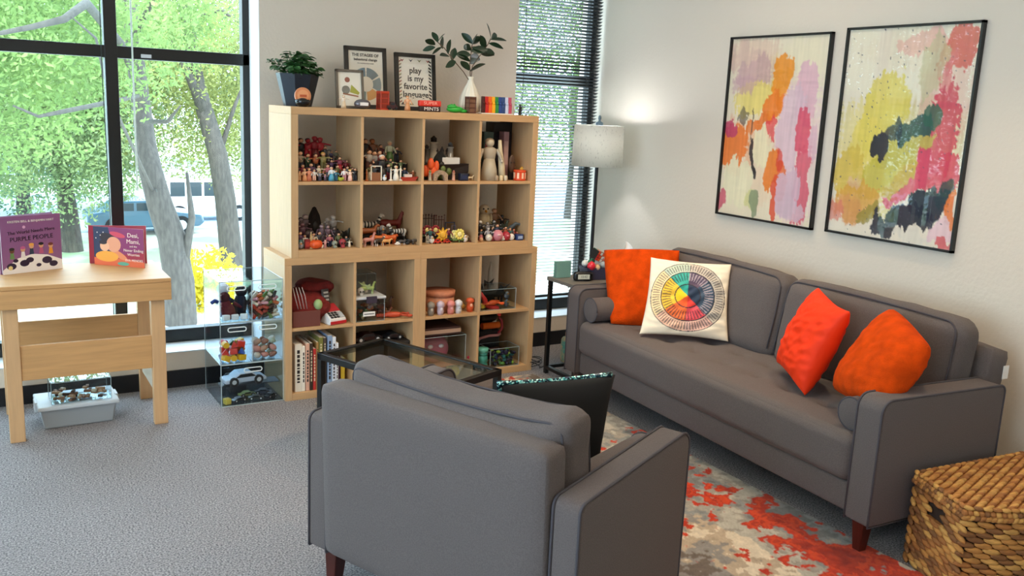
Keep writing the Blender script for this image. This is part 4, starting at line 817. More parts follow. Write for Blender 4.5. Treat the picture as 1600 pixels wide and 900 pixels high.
# planter
q = top(465, y=.21); pl = thing('potted_plant', 'leafy green plant in a tapered dark pot at the left end of the shelf top', 'plant', q, .35)
b = MB(); PM = mat('dark_pot', '#1d2733', .35); n = 8; b.lathe([(.072, 0), (.112, .165), (.106, .165), (.10, .145), (.001, .145)], PM, 8, smooth=False); b.build('pot', pl); MB().lathe([(.1, .140), (.098, .148), (.001, .15)], C3('#2a1d14', .95), 12).build('soil', pl)
LF = mat('plant_leaf', '#3f7038', .45, var=.5, vscale=30); LFD = mat('ficus_leaf', '#1d3a22', .35, var=.35, vscale=20)
def leaf(b, base, d, L, w, m, droop=.3, roll=0):
    d = Vector(d).normalized(); s = d.cross(Vector((0, 0, 1))); s = s.normalized() if s.length > .05 else Vector((1, 0, 0)); s = Matrix.Rotation(roll, 3, d) @ s; nn = s.cross(d); base = Vector(base); vs = []
    for k in range(7):
        t = k/6; c = base+d*L*t-Vector((0, 0, 1))*droop*L*t*t; ww = w*sin(pi*min(1, t*.93+.04))**.8*.5; vs += [c-s*ww+nn*ww*.25, c, c+s*ww+nn*ww*.25]
    b.add(vs, [(3*k+i, 3*k+i+1, 3*k+i+4, 3*k+i+3) for k in range(6) for i in (0, 1)], m, True)
st = MB()
for k in range(26):
    a = R.uniform(0, 2*pi); el = R.uniform(.25, 1.4); L = R.uniform(.07, .14); p0 = Vector((.03*cos(a), .03*sin(a), .145)); d = Vector((cos(a)*cos(el), sin(a)*cos(el), sin(el))); p1 = p0+d*L; p2 = p1+Vector((cos(a)*.03, sin(a)*.03, -.015))
    st.tube([p0, p1, p2], .0015, LF, 5)
    for t in (.35, .55, .75, .9, 1.0):
        pb = p0.lerp(p1, t)
        for sgn in (-1, 1):
            b = MB(); leaf(b, pb, Vector((cos(a+sgn*1.1), sin(a+sgn*1.1), .2)), R.uniform(.035, .055), .034, LF, .3, R.uniform(-.5, .5)); st.add(b.v, b.f, LF, True)
st.build('foliage', pl)
# plaque and bowl
q = top(472, y=.06); b = MB(); r = .042; b.cyl((0, -.006, r), (0, .006, r), r, None, C3('#d98a5c', .4), 28); b.cyl((0, -.008, r), (0, .008, r), r*.72, None, C3('#e8a070', .4), 24); b.box(-.018, .018, -.0095, .0, r-.006, r+.006, C3('#c05a34')); q2 = q+Vector((.01, .02, .012))
pq = thing('round_plaque', 'small round salmon plaque propped in front of the dark plant pot', 'plaque', q2); b.build('disc', pq)
q = top(473, y=.045); bw = thing('black_bowl', 'shiny little black bowl in front of the round salmon plaque', 'bowl', q); MB().lathe([(.02, 0), (.035, .012), (.038, .03), (.034, .036), (.03, .03), (.001, .012)], C3('#0c0f12', .12), 20).build('bowl', bw); MB().sph((0, 0, .032), (.024, .024, .012), C3('#3a2a24', .5), 12, 8).build('contents', bw)
# frames
def frame(label, name, px0, px1, ptop, y, h, bar, fm, art, tilt=.12, rz=0, depth=.018):
    a = at(px0, ptop, y=y); c = at(px1, ptop, y=y); w = (c-a).length/max(.2, cos(rz)); t = thing(name, label, 'picture frame', (a.x, y-.004, ZT+.001), rz); M = Matrix.Rotation(-tilt, 4, 'X')
    f = MB()
    for k in ((0, w, 0, bar), (0, w, h-bar, h), (0, bar, 0, h), (w-bar, w, 0, h)): f.box(k[0], k[1], 0, depth, k[2], k[3], fm, M)
    f.build('frame', t, bevel=.001); MB().box(bar*.8, w-bar*.8, .008, .012, bar*.8, h-bar*.8, C3('#ece5d6', .6), M).build('print', t); art(t, w, h, bar, M)
    MB().box(bar*.9, w-bar*.9, .0045, .0055, bar*.9, h-bar*.9, glassy('picture_glass', (.98, .98, .98), 1.5, 1.0), M).build('glazing', t)
    b = MB(); b.box(w*.4, w*.6, 0, .004, 0, h*.62, C3('#15120f'), TR(0, 0, 0) @ Matrix.Translation((0, depth+.075+.12*h*0, 0)) @ Matrix.Rotation(.30-.0, 4, 'X') ); b.build('easel_back', t); return t
def art_stage(t, w, h, bar, M):
    dk = C3('#3f3a38'); MM = M @ TR(0, .0072, 0)
    text('THE STAGES OF', .022, dk, t, T_(MM, w/2, h*.865, 0), bold=.0006); text('behavioral change', .019, dk, t, T_(MM, w/2, h*.795, 0), bold=.0005); text('the transtheoretical model', .0088, dk, t, T_(MM, w/2, h*.735, 0))
    b = MB(); cx, cz, r1, r2 = w*.50, h*.40, w*.17, w*.365
    for k, c in enumerate(('#7e8d93', '#8a989c', '#dba45c', '#7d9490', '#a87a5a', '#6f8794')):
        a0 = pi/2-k*pi/3-.06; a1 = a0-pi/3+.12; n = 8; pts = [(cx+r2*cos(a0+(a1-a0)*i/n), cz+r2*sin(a0+(a1-a0)*i/n)) for i in range(n+1)]+[(cx+r1*cos(a1+(a0-a1)*i/n), cz+r1*sin(a1+(a0-a1)*i/n)) for i in range(n+1)]
        b.poly(pts, C3(c), M=MM); 
    b.build('chart', t)
def art_play(t, w, h, bar, M):
    dk = C3('#3a3431'); MM = M @ TR(0, .0072, 0); b = MB(); i0 = bar+.004
    pc = ['#8a2f2c', '#3b3a44', '#7d7a3c', '#b05a4c', '#222226', '#8f6a48']
    for k in range(4): x = i0+.02+k*(w-2*i0-.04)/3; b.poly([(x-.013, h-bar-.010), (x, h-bar-.026), (x+.013, h-bar-.010), (x, h-bar-.016)], C3(pc[k]), M=MM); b.poly([(x-.013, bar+.010), (x, bar+.026), (x+.013, bar+.010)], C3(pc[k+1]), M=MM)
    for k in range(13):
        z = bar+.02+k*(h-2*bar-.05)/12; c = C3(pc[k % 6]); b.poly([(i0, z), (i0+.014, z+.008), (i0+.014, z+.014), (i0, z+.006)], c, M=MM); b.poly([(w-i0-.016, z+.010), (w-i0, z), (w-i0, z+.009), (w-i0-.016, z+.019)], C3('#1d1b1c'), M=MM)
    b.poly([(bar+.022, bar+.036), (w-bar-.022, bar+.036), (w-bar-.022, h-bar-.036), (bar+.022, h-bar-.036)], C3('#efe9dc'), M=M @ TR(0, .0070, 0)); b.build('pattern_border', t)
    for s_, z in (('play', .70), ('is my', .56), ('favorite', .42), ('language', .28)): text(s_, .047, dk, t, T_(M @ TR(0, .0064, 0), w/2, h*z, 0), bold=.0009)
def art_small(t, w, h, bar, M):
    MM = M @ TR(0, .0072, 0); b = MB(); disc(b, w*.42, h*.74, .014, C3('#9a5a48'), y=0.0); disc(b, w*.36, h*.48, .022, C3('#7c7a70'), y=0.0); b.poly([(w*.5, h*.42), (w*.56, h*.62), (w*.85, h*.42), (w*.8, h*.36)], C3('#a8a83c')); b.poly([(w*.25, h*.40), (w*.8, h*.34), (w*.8, h*.30), (w*.25, h*.36)], C3('#a06a48'))
    c = MB(); c.add(b.v, b.f, C3('#7c7a70'), False, MM); c = MB(); 
    for f_, mi_ in zip(b.f, b.fm): c.add([b.v[i] for i in f_], [list(range(len(f_)))], b.ms[mi_], False, MM)
    c.build('drawing', t)
BFm = mat('black_wood_frame', '#17130f', .4)
frame('large black picture frame with a round wheel chart, leaning on the wall above the shelf', 'picture_frame', 541, 606, 160, .27, .335, .022, BFm, art_stage)
frame('black picture frame reading play is my favorite language, beside the vase', 'picture_frame', 619, 682, 166, .25, .318, .022, BFm, art_play)
frame('small brown-grey picture frame with a drawing, in front of the large black frame', 'picture_frame', 526, 568, 165, .12, .205, .013, mat('driftwood_frame', '#6a5f52', .6, var=.3, vscale=30), art_small, .2, radians(-6))
# vase with stems
q = top(734, y=.17); vs_ = thing('vase', 'white ribbed teardrop vase holding ficus stems on the shelf top', 'vase', q)
MB().lathe([(.03, 0), (.055, .012), (.062, .05), (.055, .09), (.034, .14), (.018, .17), (.014, .19), (.018, .205), (.014, .205), (.010, .18), (.001, .17)], mat('vase_ceramic', '#e9e2d2', .4), 48, rip=.07, nr=12).build('body', vs_)
def stem(label, pts, leaves, L):
    base = q+Vector((0, 0, .17)); t = thing('ficus_stem', label, 'leafy stem', base); P_ = [Vector((0, 0, 0))]+[at(*p_, y=.17)-base for p_ in pts]; b = MB(); b.tube(P_, .0025, C3('#6a5240', .7), 6); b.build('stem', t)
    n = len(leaves)
    for (px, py, dx, dz, l_) in leaves:
        b = MB(); p0 = at(px, py, y=.17+R.uniform(-.01, .01))-base; leaf(b, p0, (dx, R.uniform(-.7, .7), dz), l_, l_*.46, LFD, .12, R.uniform(.5, 1.5)*R.choice((-1, 1))); b.build('leaf', t)
stem('left ficus stem bending over the corner of the black picture frame', [(724, 112), (707, 92), (695, 76), (684, 66)], [(684, 66, -.3, 1, .075), (684, 66, .4, .9, .07), (680, 70, -1, .4, .08), (680, 74, -1, -.2, .07), (692, 76, .2, 1, .09), (700, 84, .15, 1, .09), (702, 88, -1, .1, .09), (706, 94, .3, .9, .085), (690, 74, -.7, -.5, .06), (712, 96, -.8, -.3, .08)], 0)
stem('middle ficus stem with the thickest leaves above the vase', [(734, 100), (736, 84), (738, 68)], [(738, 68, -.5, .6, .09), (738, 68, .7, .5, .09), (738, 72, .1, 1, .09), (736, 78, -1, .4, .09), (736, 80, 1, .3, .10), (735, 86, -1, .1, .09), (735, 88, 1, 0, .11), (734, 96, -.9, .5, .085), (734, 98, .9, .4, .10), (733, 110, -.8, .7, .09), (734, 112, .9, .6, .11), (736, 74, .9, -.2, .08), (737, 82, .4, .9, .08)], 0)
stem('right ficus stem reaching highest towards the blind', [(738, 104), (752, 84), (762, 70), (767, 60)], [(767, 60, -.4, 1, .10), (768, 60, .8, .5, .085), (767, 62, 1, .1, .09), (764, 68, 1, -.2, .085), (760, 72, -.3, 1, .085), (756, 78, .9, -.1, .07), (752, 84, 1, .1, .09), (758, 76, -.5, .8, .08)], 0)
# coloured row of figures
q = top(776, y=.07); rw = thing('crayon_figure_row', 'row of nine connected coloured people on a white base, right end of the shelf top', 'figurine', q, radians(0)); MB().box(-.105, .105, -.016, .016, 0, .006, C3('#f0ede6')).build('base', rw)
for k, c in enumerate(('#4a1c16', '#c8261c', '#ef6a1e', '#f5b21a', '#2f8c3c', '#23448c', '#2f4a80', '#ccd3ee', '#c2506a')):
    b = MB(); x = -.088+k*.0220; m = C3(c, .4); b.box(x-.0105, x+.0105, -.008, .008, .006, .055, m, bv=.003); b.box(x-.0105, x+.0105, -.001, .010, .05, .098, m, bv=.003); b.sph((x, -.004, .060), .0095, m, 10, 7); b.build('figure', rw)
# red tin with lettering
q = top(671, y=.05); tn = thing('red_tin', 'small red and white tin of mints in front of the framed play sign', 'tin', q, 0); b = MB(); b.box(-.066, .066, -.014, .014, .028, .060, C3('#d8382c', .35), bv=.006); b.build('upper_lid', tn)
MB().box(-.062, .062, -.013, .013, 0, .028, C3('#2a1a1c', .4), bv=.003).build('body', tn); text('SUPER', .024, C3('#f4b0a0'), tn, T_(Matrix(), .0, .045, -.0148), xs=1.25); text('MINTS', .026, C3('#f4efe8'), tn, T_(Matrix(), .006, .0145, -.0138), xs=1.2)
# phone booths
def booth(label, px, c, y, h, w):
    t = thing('toy_phone_booth', label, 'figurine', top(px, y=y), .1); m = C3(c, .4); b = MB(); b.box(-w, w, -w, w, 0, .008, m); b.box(-w, w, -w, w, h-.014, h, m, bv=.003)
    for x in (-w+.0025, w-.0025):
        for y_ in (-w+.0025, w-.0025): b.cyl((x, y_, 0), (x, y_, h), .0028, None, m, 6)
    for z_ in (.33, .62): b.box(-w, w, -w, w, h*z_-.002, h*z_+.002, m)
    b.build('frame', t); MB().box(-w+.004, w-.004, -w+.004, w-.004, .008, h-.014, C3('#8a2a14' if c != '#5a3426' else '#7a5440', .3)).build('window', t)
booth('small orange-red toy phone booth in front of the large black frame', 598, '#b8381c', .06, .098, .026); booth('little brown toy phone booth in front of the white vase', 735, '#5a3426', .05, .092, .024)
# green frog
q = top(711, y=.06); b = MB(); g_ = C3('#2fa83c', .35); b.sph((0, 0, .018), (.052, .026, .018), g_, 18, 9); b.sph((-.02, -.004, .032), (.030, .022, .014), g_, 16, 8); b.sph((.05, 0, .010), (.03, .02, .010), g_, 12, 8); b.sph((-.03, -.016, .042), .006, g_, 8, 6); b.sph((-.012, -.016, .043), .006, g_, 8, 6)
tag(b.build('green_frog', loc=q), 'bright green rounded toy frog on the shelf top left of the vase', 'toy frog')
q = top(566, y=.055); b = MB(); b.sph((0, 0, .026), (.046, .03, .026), mat('grey_crystal', '#6d6a70', .12, metal=.5), 14, 8); o = thing('glass_paperweight', 'faceted grey glass paperweight in front of the small picture frame', 'paperweight', q); b.build('stone', o); MB().box(-.022, .022, -.031, -.026, .018, .034, C3('#e8e4e2', .3)).build('engraving', o)
# ================================================================ MINIATURES
def fig(h, top_, bot, skin='#d8a684', hair='#3a2a20', robe=False, arms=None):
    b = MB(); b.T = Matrix.Diagonal((1.3, 1.2, 1, 1)); s = h/1.0; m1, m2, ms, mh = C3(top_), C3(bot), C3(skin), C3(hair)
    if robe: b.lathe([(.17*s, 0), (.15*s, .25*s), (.10*s, .52*s)], m2, 10)
    else:
        for x in (-.07, .07): b.cyl((x*s, 0, .0), (x*.8*s, 0, .5*s), .055*s, .07*s, m2, 7); b.sph((x*s, -.03*s, .025*s), (.05*s, .08*s, .03*s), mh, 7, 5)
    b.lathe([(.10*s, .46*s), (.115*s, .55*s), (.14*s, .74*s), (.05*s, .80*s)], m1, 10, Matrix.Diagonal((1, .7, 1, 1)))
    a = arms if arms is not None else R.choice((0, .5, 1.2))
    for sg in (-1, 1): x0 = sg*.14*s; z0 = .74*s; b.cyl((x0, 0, z0), (x0+sg*.08*s*(1+a), -.08*s, z0-.26*s*cos(a*1.2)), .04*s, .03*s, m1, 6); b.sph((x0+sg*.08*s*(1+a), -.09*s, z0-.28*s*cos(a*1.2)), .034*s, ms, 6, 5)
    b.sph((0, 0, .89*s), (.085*s, .085*s, .10*s), ms, 9, 7); b.sph((0, .02*s, .92*s), (.095*s, .09*s, .085*s), mh, 9, 6); return b
def quad(h, c, c2=None, stripes=False, L=1.25, neck=.35, mane=None, fat=1, head=None):
    b = MB(); m = C3(c); n2 = C3(c2 or c); L = L*h; r = .17*h*fat
    for i in range(10):
        x = -L*.36+L*.72*i/10; mm = n2 if stripes and i % 2 else m; k = 1+.12*sin(i*.7)
        b.cyl((x, 0, .58*h), (x+L*.072, 0, .58*h), r*k, r*(1+.12*sin((i+1)*.7)), mm, 10, caps=i in (0, 9))
    b.sph((-L*.36, 0, .58*h), (r*.8, r, r), m, 10, 7); b.sph((L*.36, 0, .60*h), (r*.8, r, r*1.05), m if not stripes else n2, 10, 7)
    for x in (-.33, .33):
        for y in (-.6, .6): b.cyl((x*L, y*r, .5*h), (x*L+.015*h, y*r, .25*h), .075*h*fat, .045*h*fat, m, 7); b.cyl((x*L+.015*h, y*r, .25*h), (x*L, y*r, 0), .045*h*fat, .04*h*fat, n2, 7)
    nx, nz = L*.36+.16*h, .58*h+neck*h; hd = C3(head or c); N = 5
    for i in range(N): t0, t1 = i/N, (i+1)/N; b.cyl((L*.36+(nx-L*.36)*t0, 0, .62*h+(nz-.62*h)*t0), (L*.36+(nx-L*.36)*t1, 0, .62*h+(nz-.62*h)*t1), r*(.8-.3*t0), r*(.8-.3*t1), n2 if stripes and i % 2 else m, 8)
    b.sph((nx+.05*h, 0, nz), (.15*h, .08*h*fat, .09*h*fat), hd, 10, 7); b.sph((nx+.15*h, 0, nz-.03*h), (.07*h, .055*h, .055*h), hd, 8, 6)
    for y in (-.05, .05): b.sph((nx, y*h, nz+.09*h), (.02*h, .02*h, .05*h), hd, 6, 5)
    if mane: b.sph((L*.40, 0, .72*h), (.17*h, .19*h, .22*h), C3(mane), 10, 7)
    b.tube([(-L*.42, 0, .66*h), (-L*.50, 0, .55*h), (-L*.5, 0, .32*h)], .03*h, C3(mane or c2 or c), 6); return b
def bird(h, c, c2):
    b = MB(); b.sph((0, 0, .38*h), (.27*h, .27*h, .38*h), C3(c), 12, 9); b.sph((0, -.04*h, .80*h), (.21*h, .20*h, .20*h), C3(c2), 12, 8); b.cyl((0, -.22*h, .78*h), (0, -.32*h, .75*h), .05*h, .005, C3('#d9962c'), 6)
    for x in (-.08, .08): b.sph((x*h, -.20*h, .85*h), .035*h, C3('#111111', .2), 6, 5)
    for s in (-1, 1): b.sph((s*.26*h, .02*h, .42*h), (.07*h, .16*h, .26*h), C3(c), 8, 6)
    return b
def skull(h, c='#e4ddcf'):
    b = MB(); b.sph((0, 0, .6*h), (.40*h, .45*h, .40*h), C3(c), 12, 8); b.box(-.2*h, .2*h, -.38*h, .1*h, 0, .35*h, C3(c), bv=.05*h)
    for x in (-.15, .15): b.sph((x*h, -.38*h, .55*h), .11*h, C3('#17120f'), 8, 6)
    return b
def lump(h, c, w=1, d=1, n=5, sd=0):
    b = MB(); r_ = random.Random(sd)
    for k in range(n): b.sph(((r_.random()-.5)*w*h*1.1, (r_.random()-.5)*d*h*.5, h*(.25+.5*r_.random()*(1 if k else 1))), (w*h*r_.uniform(.22, .38), d*h*r_.uniform(.2, .3), h*.25), C3(c if r_.random() < .75 else c), 8, 6)
    b.sph((0, 0, h*.3), (w*h*.45, d*h*.35, h*.3), C3(c), 12, 7); return b
def rock(h, c, w):
    b = MB(); b.lathe([(w*.5, 0), (w*.48, h*.4), (w*.36, h*.72), (w*.12, h*.97), (.001, h)], mat('rock_'+c.strip('#'), c, .9, bump=1, bscale=50, var=.4, vscale=40), 9, Matrix.Diagonal((1, .5, 1, 1)), smooth=False)
    b.sph((0, -w*.2, h*.3), (w*.22, w*.12, h*.25), C3('#0d0908'), 10, 7); return b
def pumpkin(h, c='#d9521c'):
    b = MB(); n = 24; b.lathe([(.15*h, 0), (.55*h, .12*h), (.68*h, .42*h), (.58*h, .74*h), (.25*h, .86*h), (.05*h, .80*h)], C3(c), n, rip=.07, nr=8); b.cyl((0, 0, .8*h), (.05*h, 0, h), .06*h, .04*h, C3('#4a5a26'), 6); return b
def frame_arch(h, w, c, fill=None):
    b = MB(); m = C3(c); t = .09*w
    for x in (-w/2+t/2, w/2-t/2): b.box(x-t/2, x+t/2, -t/2, t/2, 0, h, m)
    b.box(-w/2, w/2, -t/2, t/2, h-t, h, m)
    if fill: b.box(-w/2+t, w/2-t, t*.1, t*.5, 0, h*.55, C3(fill)); b.box(-w/2, w/2, -t, t, 0, t*.5, C3(fill))
    return b
def tower(h, c, c2):
    b = MB(); b.lathe([(.20*h, 0), (.17*h, .1*h), (.13*h, .7*h), (.17*h, .72*h), (.17*h, .76*h), (.11*h, .77*h)], C3(c), 12); b.lathe([(.11*h, .77*h), (.11*h, .88*h), (.13*h, .89*h), (.001, h)], C3(c2), 12); return b
def castle(h, c, c2):
    b = MB(); w = h*.9; b.box(-w/2, w/2, -.15*h, .15*h, 0, .5*h, C3(c))
    for x in (-w/2, 0, w/2): b.cyl((x, 0, 0), (x, 0, .7*h), .13*h, .12*h, C3(c), 10); b.cyl((x, 0, .7*h), (x, 0, h), .15*h, .002, C3(c2), 10)
    b.box(-.08*h, .08*h, -.16*h, -.12*h, 0, .22*h, C3('#15100c')); return b
def bridge(h, w, c):
    b = MB(); pts = [(-w/2, 0), (-w/2, h*.62), (-w*.25, h*.9), (0, h), (w*.25, h*.9), (w/2, h*.62), (w/2, 0), (w*.3, 0)]+[(w*.28*cos(a), h*.6*sin(a)) for a in [pi*k/10 for k in range(1, 10)]]+[(-w*.3, 0)]
    m = mat('bridge_stone', c, .9, bump=1, bscale=150, var=.4, vscale=120); b.poly(pts, m, w*.3, TR(0, -w*.15, 0)); return b
def fence(h, w, c):
    b = MB(); m = C3(c); n = max(4, int(w/(h*.18)))
    for k in range(n+1): x = -w/2+w*k/n; b.cyl((x, 0, 0), (x, 0, h*R.uniform(.8, 1)), h*.02, None, m, 5); b.sph((x, 0, h*R.uniform(.8, .98)), h*.045, m, 6, 5)
    for z in (.25, .7): b.cyl((-w/2, 0, h*z), (w/2, 0, h*z), h*.02, None, m, 5)
    return b
def star(h, c):
    b = MB(); n = 9; pts = []
    for k in range(2*n): a = pi/2+pi*k/n; r = (h*.5 if k % 2 == 0 else h*.28); pts.append((r*cos(a), h*.5+r*sin(a)))
    b.poly(pts, C3(c), h*.12, TR(0, -h*.06, 0)); b.sph((0, -h*.06, h*.5), (h*.24, h*.08, h*.24), C3(c), 12, 8); return b
def tree_(h, c, c2='#5a3a24'):
    b = MB(); b.cyl((0, 0, 0), (0, 0, .35*h), .05*h, .04*h, C3(c2), 7)
    for k in range(9): a = k*2.4; b.sph((.18*h*cos(a)*(k > 0), .12*h*sin(a)*(k > 0), .5*h+.06*h*(k % 4)), .17*h, C3(c), 8, 6)
    return b
def candle(h, c): b = MB(); b.lathe([(.16*h, 0), (.15*h, .08*h), (.06*h, .12*h), (.055*h, .85*h), (.001, .87*h)], C3(c), 10); b.sph((0, 0, .93*h), (.03*h, .03*h, .07*h), C3('#e8d9a8'), 6, 5); return b
def boxy(h, w, c, c2, d=.5):
    b = MB(); b.box(-w/2, w/2, -w*d/2, w*d/2, 0, h, C3(c), bv=min(h, w, w*d)*.08); b.box(-w*.35, w*.35, -w*d/2-.001, -w*d/2, h*.25, h*.75, C3(c2)); return b
def vehicle(h, c, w=2.2):
    b = MB(); L = h*w; b.poly([(-L/2, .18*h), (-L/2, .5*h), (-L*.3, .6*h), (-L*.2, h), (L*.2, h), (L*.32, .55*h), (L/2, .5*h), (L/2, .18*h)], C3(c), h*.8, TR(0, -h*.4, 0))
    for x in (-.3, .3):
        for y in (-.4, .4): b.cyl((x*L, y*h-.06*h, .2*h), (x*L, y*h+.06*h, .2*h), .2*h, None, C3('#111111'), 10)
    b.box(-L*.17, L*.17, -h*.405, h*.405, .62*h, .88*h, C3('#20282c', .2)); return b
def boat(h, c, c2):
    b = MB(); L = h*2.2; b.add([(-L*.4, -.2*h, 0), (L*.4, -.2*h, 0), (L*.4, .2*h, 0), (-L*.4, .2*h, 0), (-L/2, -.38*h, .45*h), (L*.58, -.2*h, .5*h), (L*.58, .2*h, .5*h), (-L/2, .38*h, .45*h)], [(3, 2, 1, 0), (4, 5, 6, 7), (0, 1, 5, 4), (1, 2, 6, 5), (2, 3, 7, 6), (3, 0, 4, 7)], C3(c)); b.box(-L*.25, L*.2, -.2*h, .2*h, .45*h, .8*h, C3(c2)); b.cyl((0, 0, .8*h), (0, 0, h), .04*h, None, C3(c2), 6); return b
def flower(h, c, c2):
    b = MB(); b.cyl((0, 0, 0), (0, 0, .6*h), .04*h, None, C3(c2), 6)
    for k in range(10): a = 2*pi*k/10; b.sph((.30*h*cos(a), -.04*h, .62*h+.30*h*sin(a)), (.12*h, .08*h, .12*h), C3(c), 8, 6)
    b.sph((0, -.06*h, .62*h), (.2*h, .1*h, .2*h), C3('#f1e29a'), 9, 7)
    for s in (-1, 1): b.sph((s*.3*h, 0, .2*h), (.26*h, .1*h, .08*h), C3(c2), 8, 6)
    return b
def ball(h, c, c2): b = MB(); b.sph((0, 0, h/2), h/2, C3(c), 12, 8); b.sph((0, -h*.30, h*.58), (h*.22, h*.25, h*.14), C3(c2), 8, 6); b.sph((0, 0, h*.85), (h*.3, h*.3, h*.14), C3(c2), 8, 6); return b
def snake(h, c): b = MB(); b.tube([(-.9*h, 0, .12*h), (-.4*h, -.2*h, .15*h), (0, .1*h, .3*h), (.35*h, -.1*h, .6*h), (.5*h, -.3*h, .85*h), (.8*h, -.35*h, .8*h)], .13*h, C3(c), 8, rf=lambda t: .3+1.2*sin(pi*min(1, t*.9+.1))); b.sph((.85*h, -.35*h, .8*h), (.2*h, .12*h, .12*h), C3(c), 8, 6); return b
def dragon(h, c, c2='#2c2c2c'):
    b = quad(h*.8, c, c2, L=1.6, neck=.5, fat=1.1)
    for s in (-1, 1): b.poly([(-.1*h, .5*h), (-.5*h, 1.0*h), (-.2*h, .85*h), (.0, .98*h), (.1*h, .6*h)], C3(c2), .01*h, TR(0, s*.12*h, 0, rx=s*-.4))
    return b
ORD = ['first', 'second', 'third', 'fourth', 'fifth', 'sixth', 'seventh', 'eighth', 'ninth', 'tenth', 'eleventh', 'twelfth']
ROWS = {'f': (.045, 0), 'm': (.14, 1), 'b': (.235, 2), 'F': (.045, 0), 'S': (.076, 0), 'B': (.3, 0)}
def cubby(cname, z, items, group, riser=None, px2=None):
    used = {}; s1, s2 = (.035, .085) if z > 1 else (.014, .030)
    items = sorted(items, key=lambda q: (q[2], q[0]))
    for px, pt, row, nm, desc, mk, *rz in items:
        y, dz = ROWS[row]; dz = (0, s1, s2)[dz]; zz = z+dz; h = hgt(px, pt, y, zz); x = at(px, pt, y=y).x
        used[row] = used.get(row, -1)+1; rn = {'f': 'front', 'm': 'middle', 'b': 'back', 'S': 'second', 'B': 'rear'}[row]
        b = mk(h); o = b.build(nm, loc=(x, y, zz+.0008), rot=(0, 0, rz[0] if rz else R.uniform(-.25, .25)))
        tag(o, f"{desc}, {ORD[used[row]]} from left, {rn} row, {cname}", nm.replace('_', ' '), group)
    if riser:
        x0, x1 = riser; t = thing('display_riser', 'dark two-step riser under the miniatures in '+cname, 'riser', (x0, 0, z)); m = C3('#1b1614', .8)
        MB().box(.003, x1-x0-.003, .10, .185, 0.0006, s1, m).build('lower_step', t); MB().box(.003, x1-x0-.003, .1855, .31, 0.0006, s2, m).build('upper_step', t)
XC = [.035+.038+k*(.3365+.016) for k in range(4)]
Z1, Z2 = .77+.385+.008, .77+.038
F = lambda *a, **k: (lambda h: fig(h, *a, **k))
red, blk, brn, grn, nav, wht, tan, gry = '#a31d2c', '#17161a', '#5a3a2a', '#2c4a30', '#1e2c4a', '#d9d5cc', '#c9a07a', '#6c6a6a'
TL = [(470, 216, 'b', 'toy_figure', 'black-clad toy figure', F(blk, blk, '#b98a6c', blk)), (481, 216, 'b', 'toy_figure', 'red masked toy figure', F(red, red, red, '#3a2c3a', arms=1.2)), (492, 213, 'b', 'toy_figure', 'red-cloaked toy figure', F('#8c1c2a', '#5c1620', '#8a2630', red, True)), (500, 215, 'b', 'toy_figure', 'crimson winged toy figure', F(red, blk, '#9a3038', red)), (508, 228, 'b', 'toy_figure', 'dark grey toy figure', F('#3a3c44', '#2a2a30')), (518, 236, 'b', 'toy_figure', 'violet-caped toy figure', F('#3f3350', '#2c2438')), (525, 235, 'b', 'toy_figure', 'grey-green toy figure', F('#6a705c', '#4a4c40')),
    (469, 236, 'm', 'toy_figure', 'tan-shirted toy figure', F('#8c7a64', '#2b3038')), (481, 240, 'm', 'toy_figure', 'dark green toy soldier', F(grn, '#243024')), (493, 240, 'm', 'toy_figure', 'orange-brown toy figure', F('#a65a34', '#2b2220')), (505, 238, 'm', 'toy_figure', 'olive toy figure', F('#8a8450', '#6c6640', '#c89870', '#c9a04a')), (518, 250, 'm', 'toy_figure', 'purple toy figure', F('#4c3050', '#38223c')), (531, 245, 'm', 'toy_figure', 'red-skirted toy figure', F('#7a2c44', red, robe=True)), (541, 250, 'm', 'toy_figure', 'maroon toy figure', F('#7c1f28', '#5c1a20')),
    (468, 267, 'f', 'toy_figure', 'tan baby toy figure', F(tan, tan)), (476, 264, 'f', 'toy_figure', 'blonde girl figurine', F('#e0b088', '#d89a6c', hair='#e0b860', robe=True)), (483, 263, 'f', 'toy_figure', 'pinkish girl figurine', F('#d88c6c', '#c07050', hair='#c88c48', robe=True)), (491, 265, 'f', 'toy_figure', 'white-dressed figurine', F(wht, '#d6a890')), (500, 268, 'f', 'toy_figure', 'grey and white figurine', F('#8c8c94', '#4c4450')), (508, 272, 'f', 'toy_figure', 'small mauve figurine', F('#9a7484', '#5a4450')), (518, 261, 'f', 'toy_figure', 'pale blue gowned figurine', F('#dfe6ec', '#4a9ab8', hair='#d0b8a0', robe=True)), (525, 266, 'f', 'toy_figure', 'teal figurine', F('#3c7890', '#2c5a78')), (532, 275, 'f', 'toy_frog', 'yellow-green toy frog', lambda h: lump(h, '#a8b43a', 1.2)), (538, 263, 'f', 'toy_figure', 'slim pale figurine', F('#e6dcdc', '#c08890')), (547, 265, 'f', 'toy_figure', 'blonde doll in a pale pink dress', F('#edd0c0', '#f0c4b8', '#f0c8a0', '#f0c860', True)), (555, 263, 'f', 'toy_figure', 'black-suited figurine', F(blk, '#22222a'))]
PAL = [('wine red', '#6c1f2c'), ('navy', '#22304c'), ('olive', '#5c5c34'), ('plum', '#4c2c48'), ('rust', '#8c4a2c'), ('slate', '#4c545c'), ('cream', '#c8bca4'), ('teal', '#2c5c5c'), ('charcoal', '#2a2a2e'), ('rose', '#a85c64')]
def extra(L, spots, nm, noun, k0=0):
    for k, (px, pt) in enumerate(spots):
        (n1, c1), (n2, c2) = PAL[(k*3+k0) % 10], PAL[(k*7+k0+4) % 10]; L.append((px, pt, 'S', nm, n1+' '+noun, F(c1, c2, robe=k % 3 == 0)))
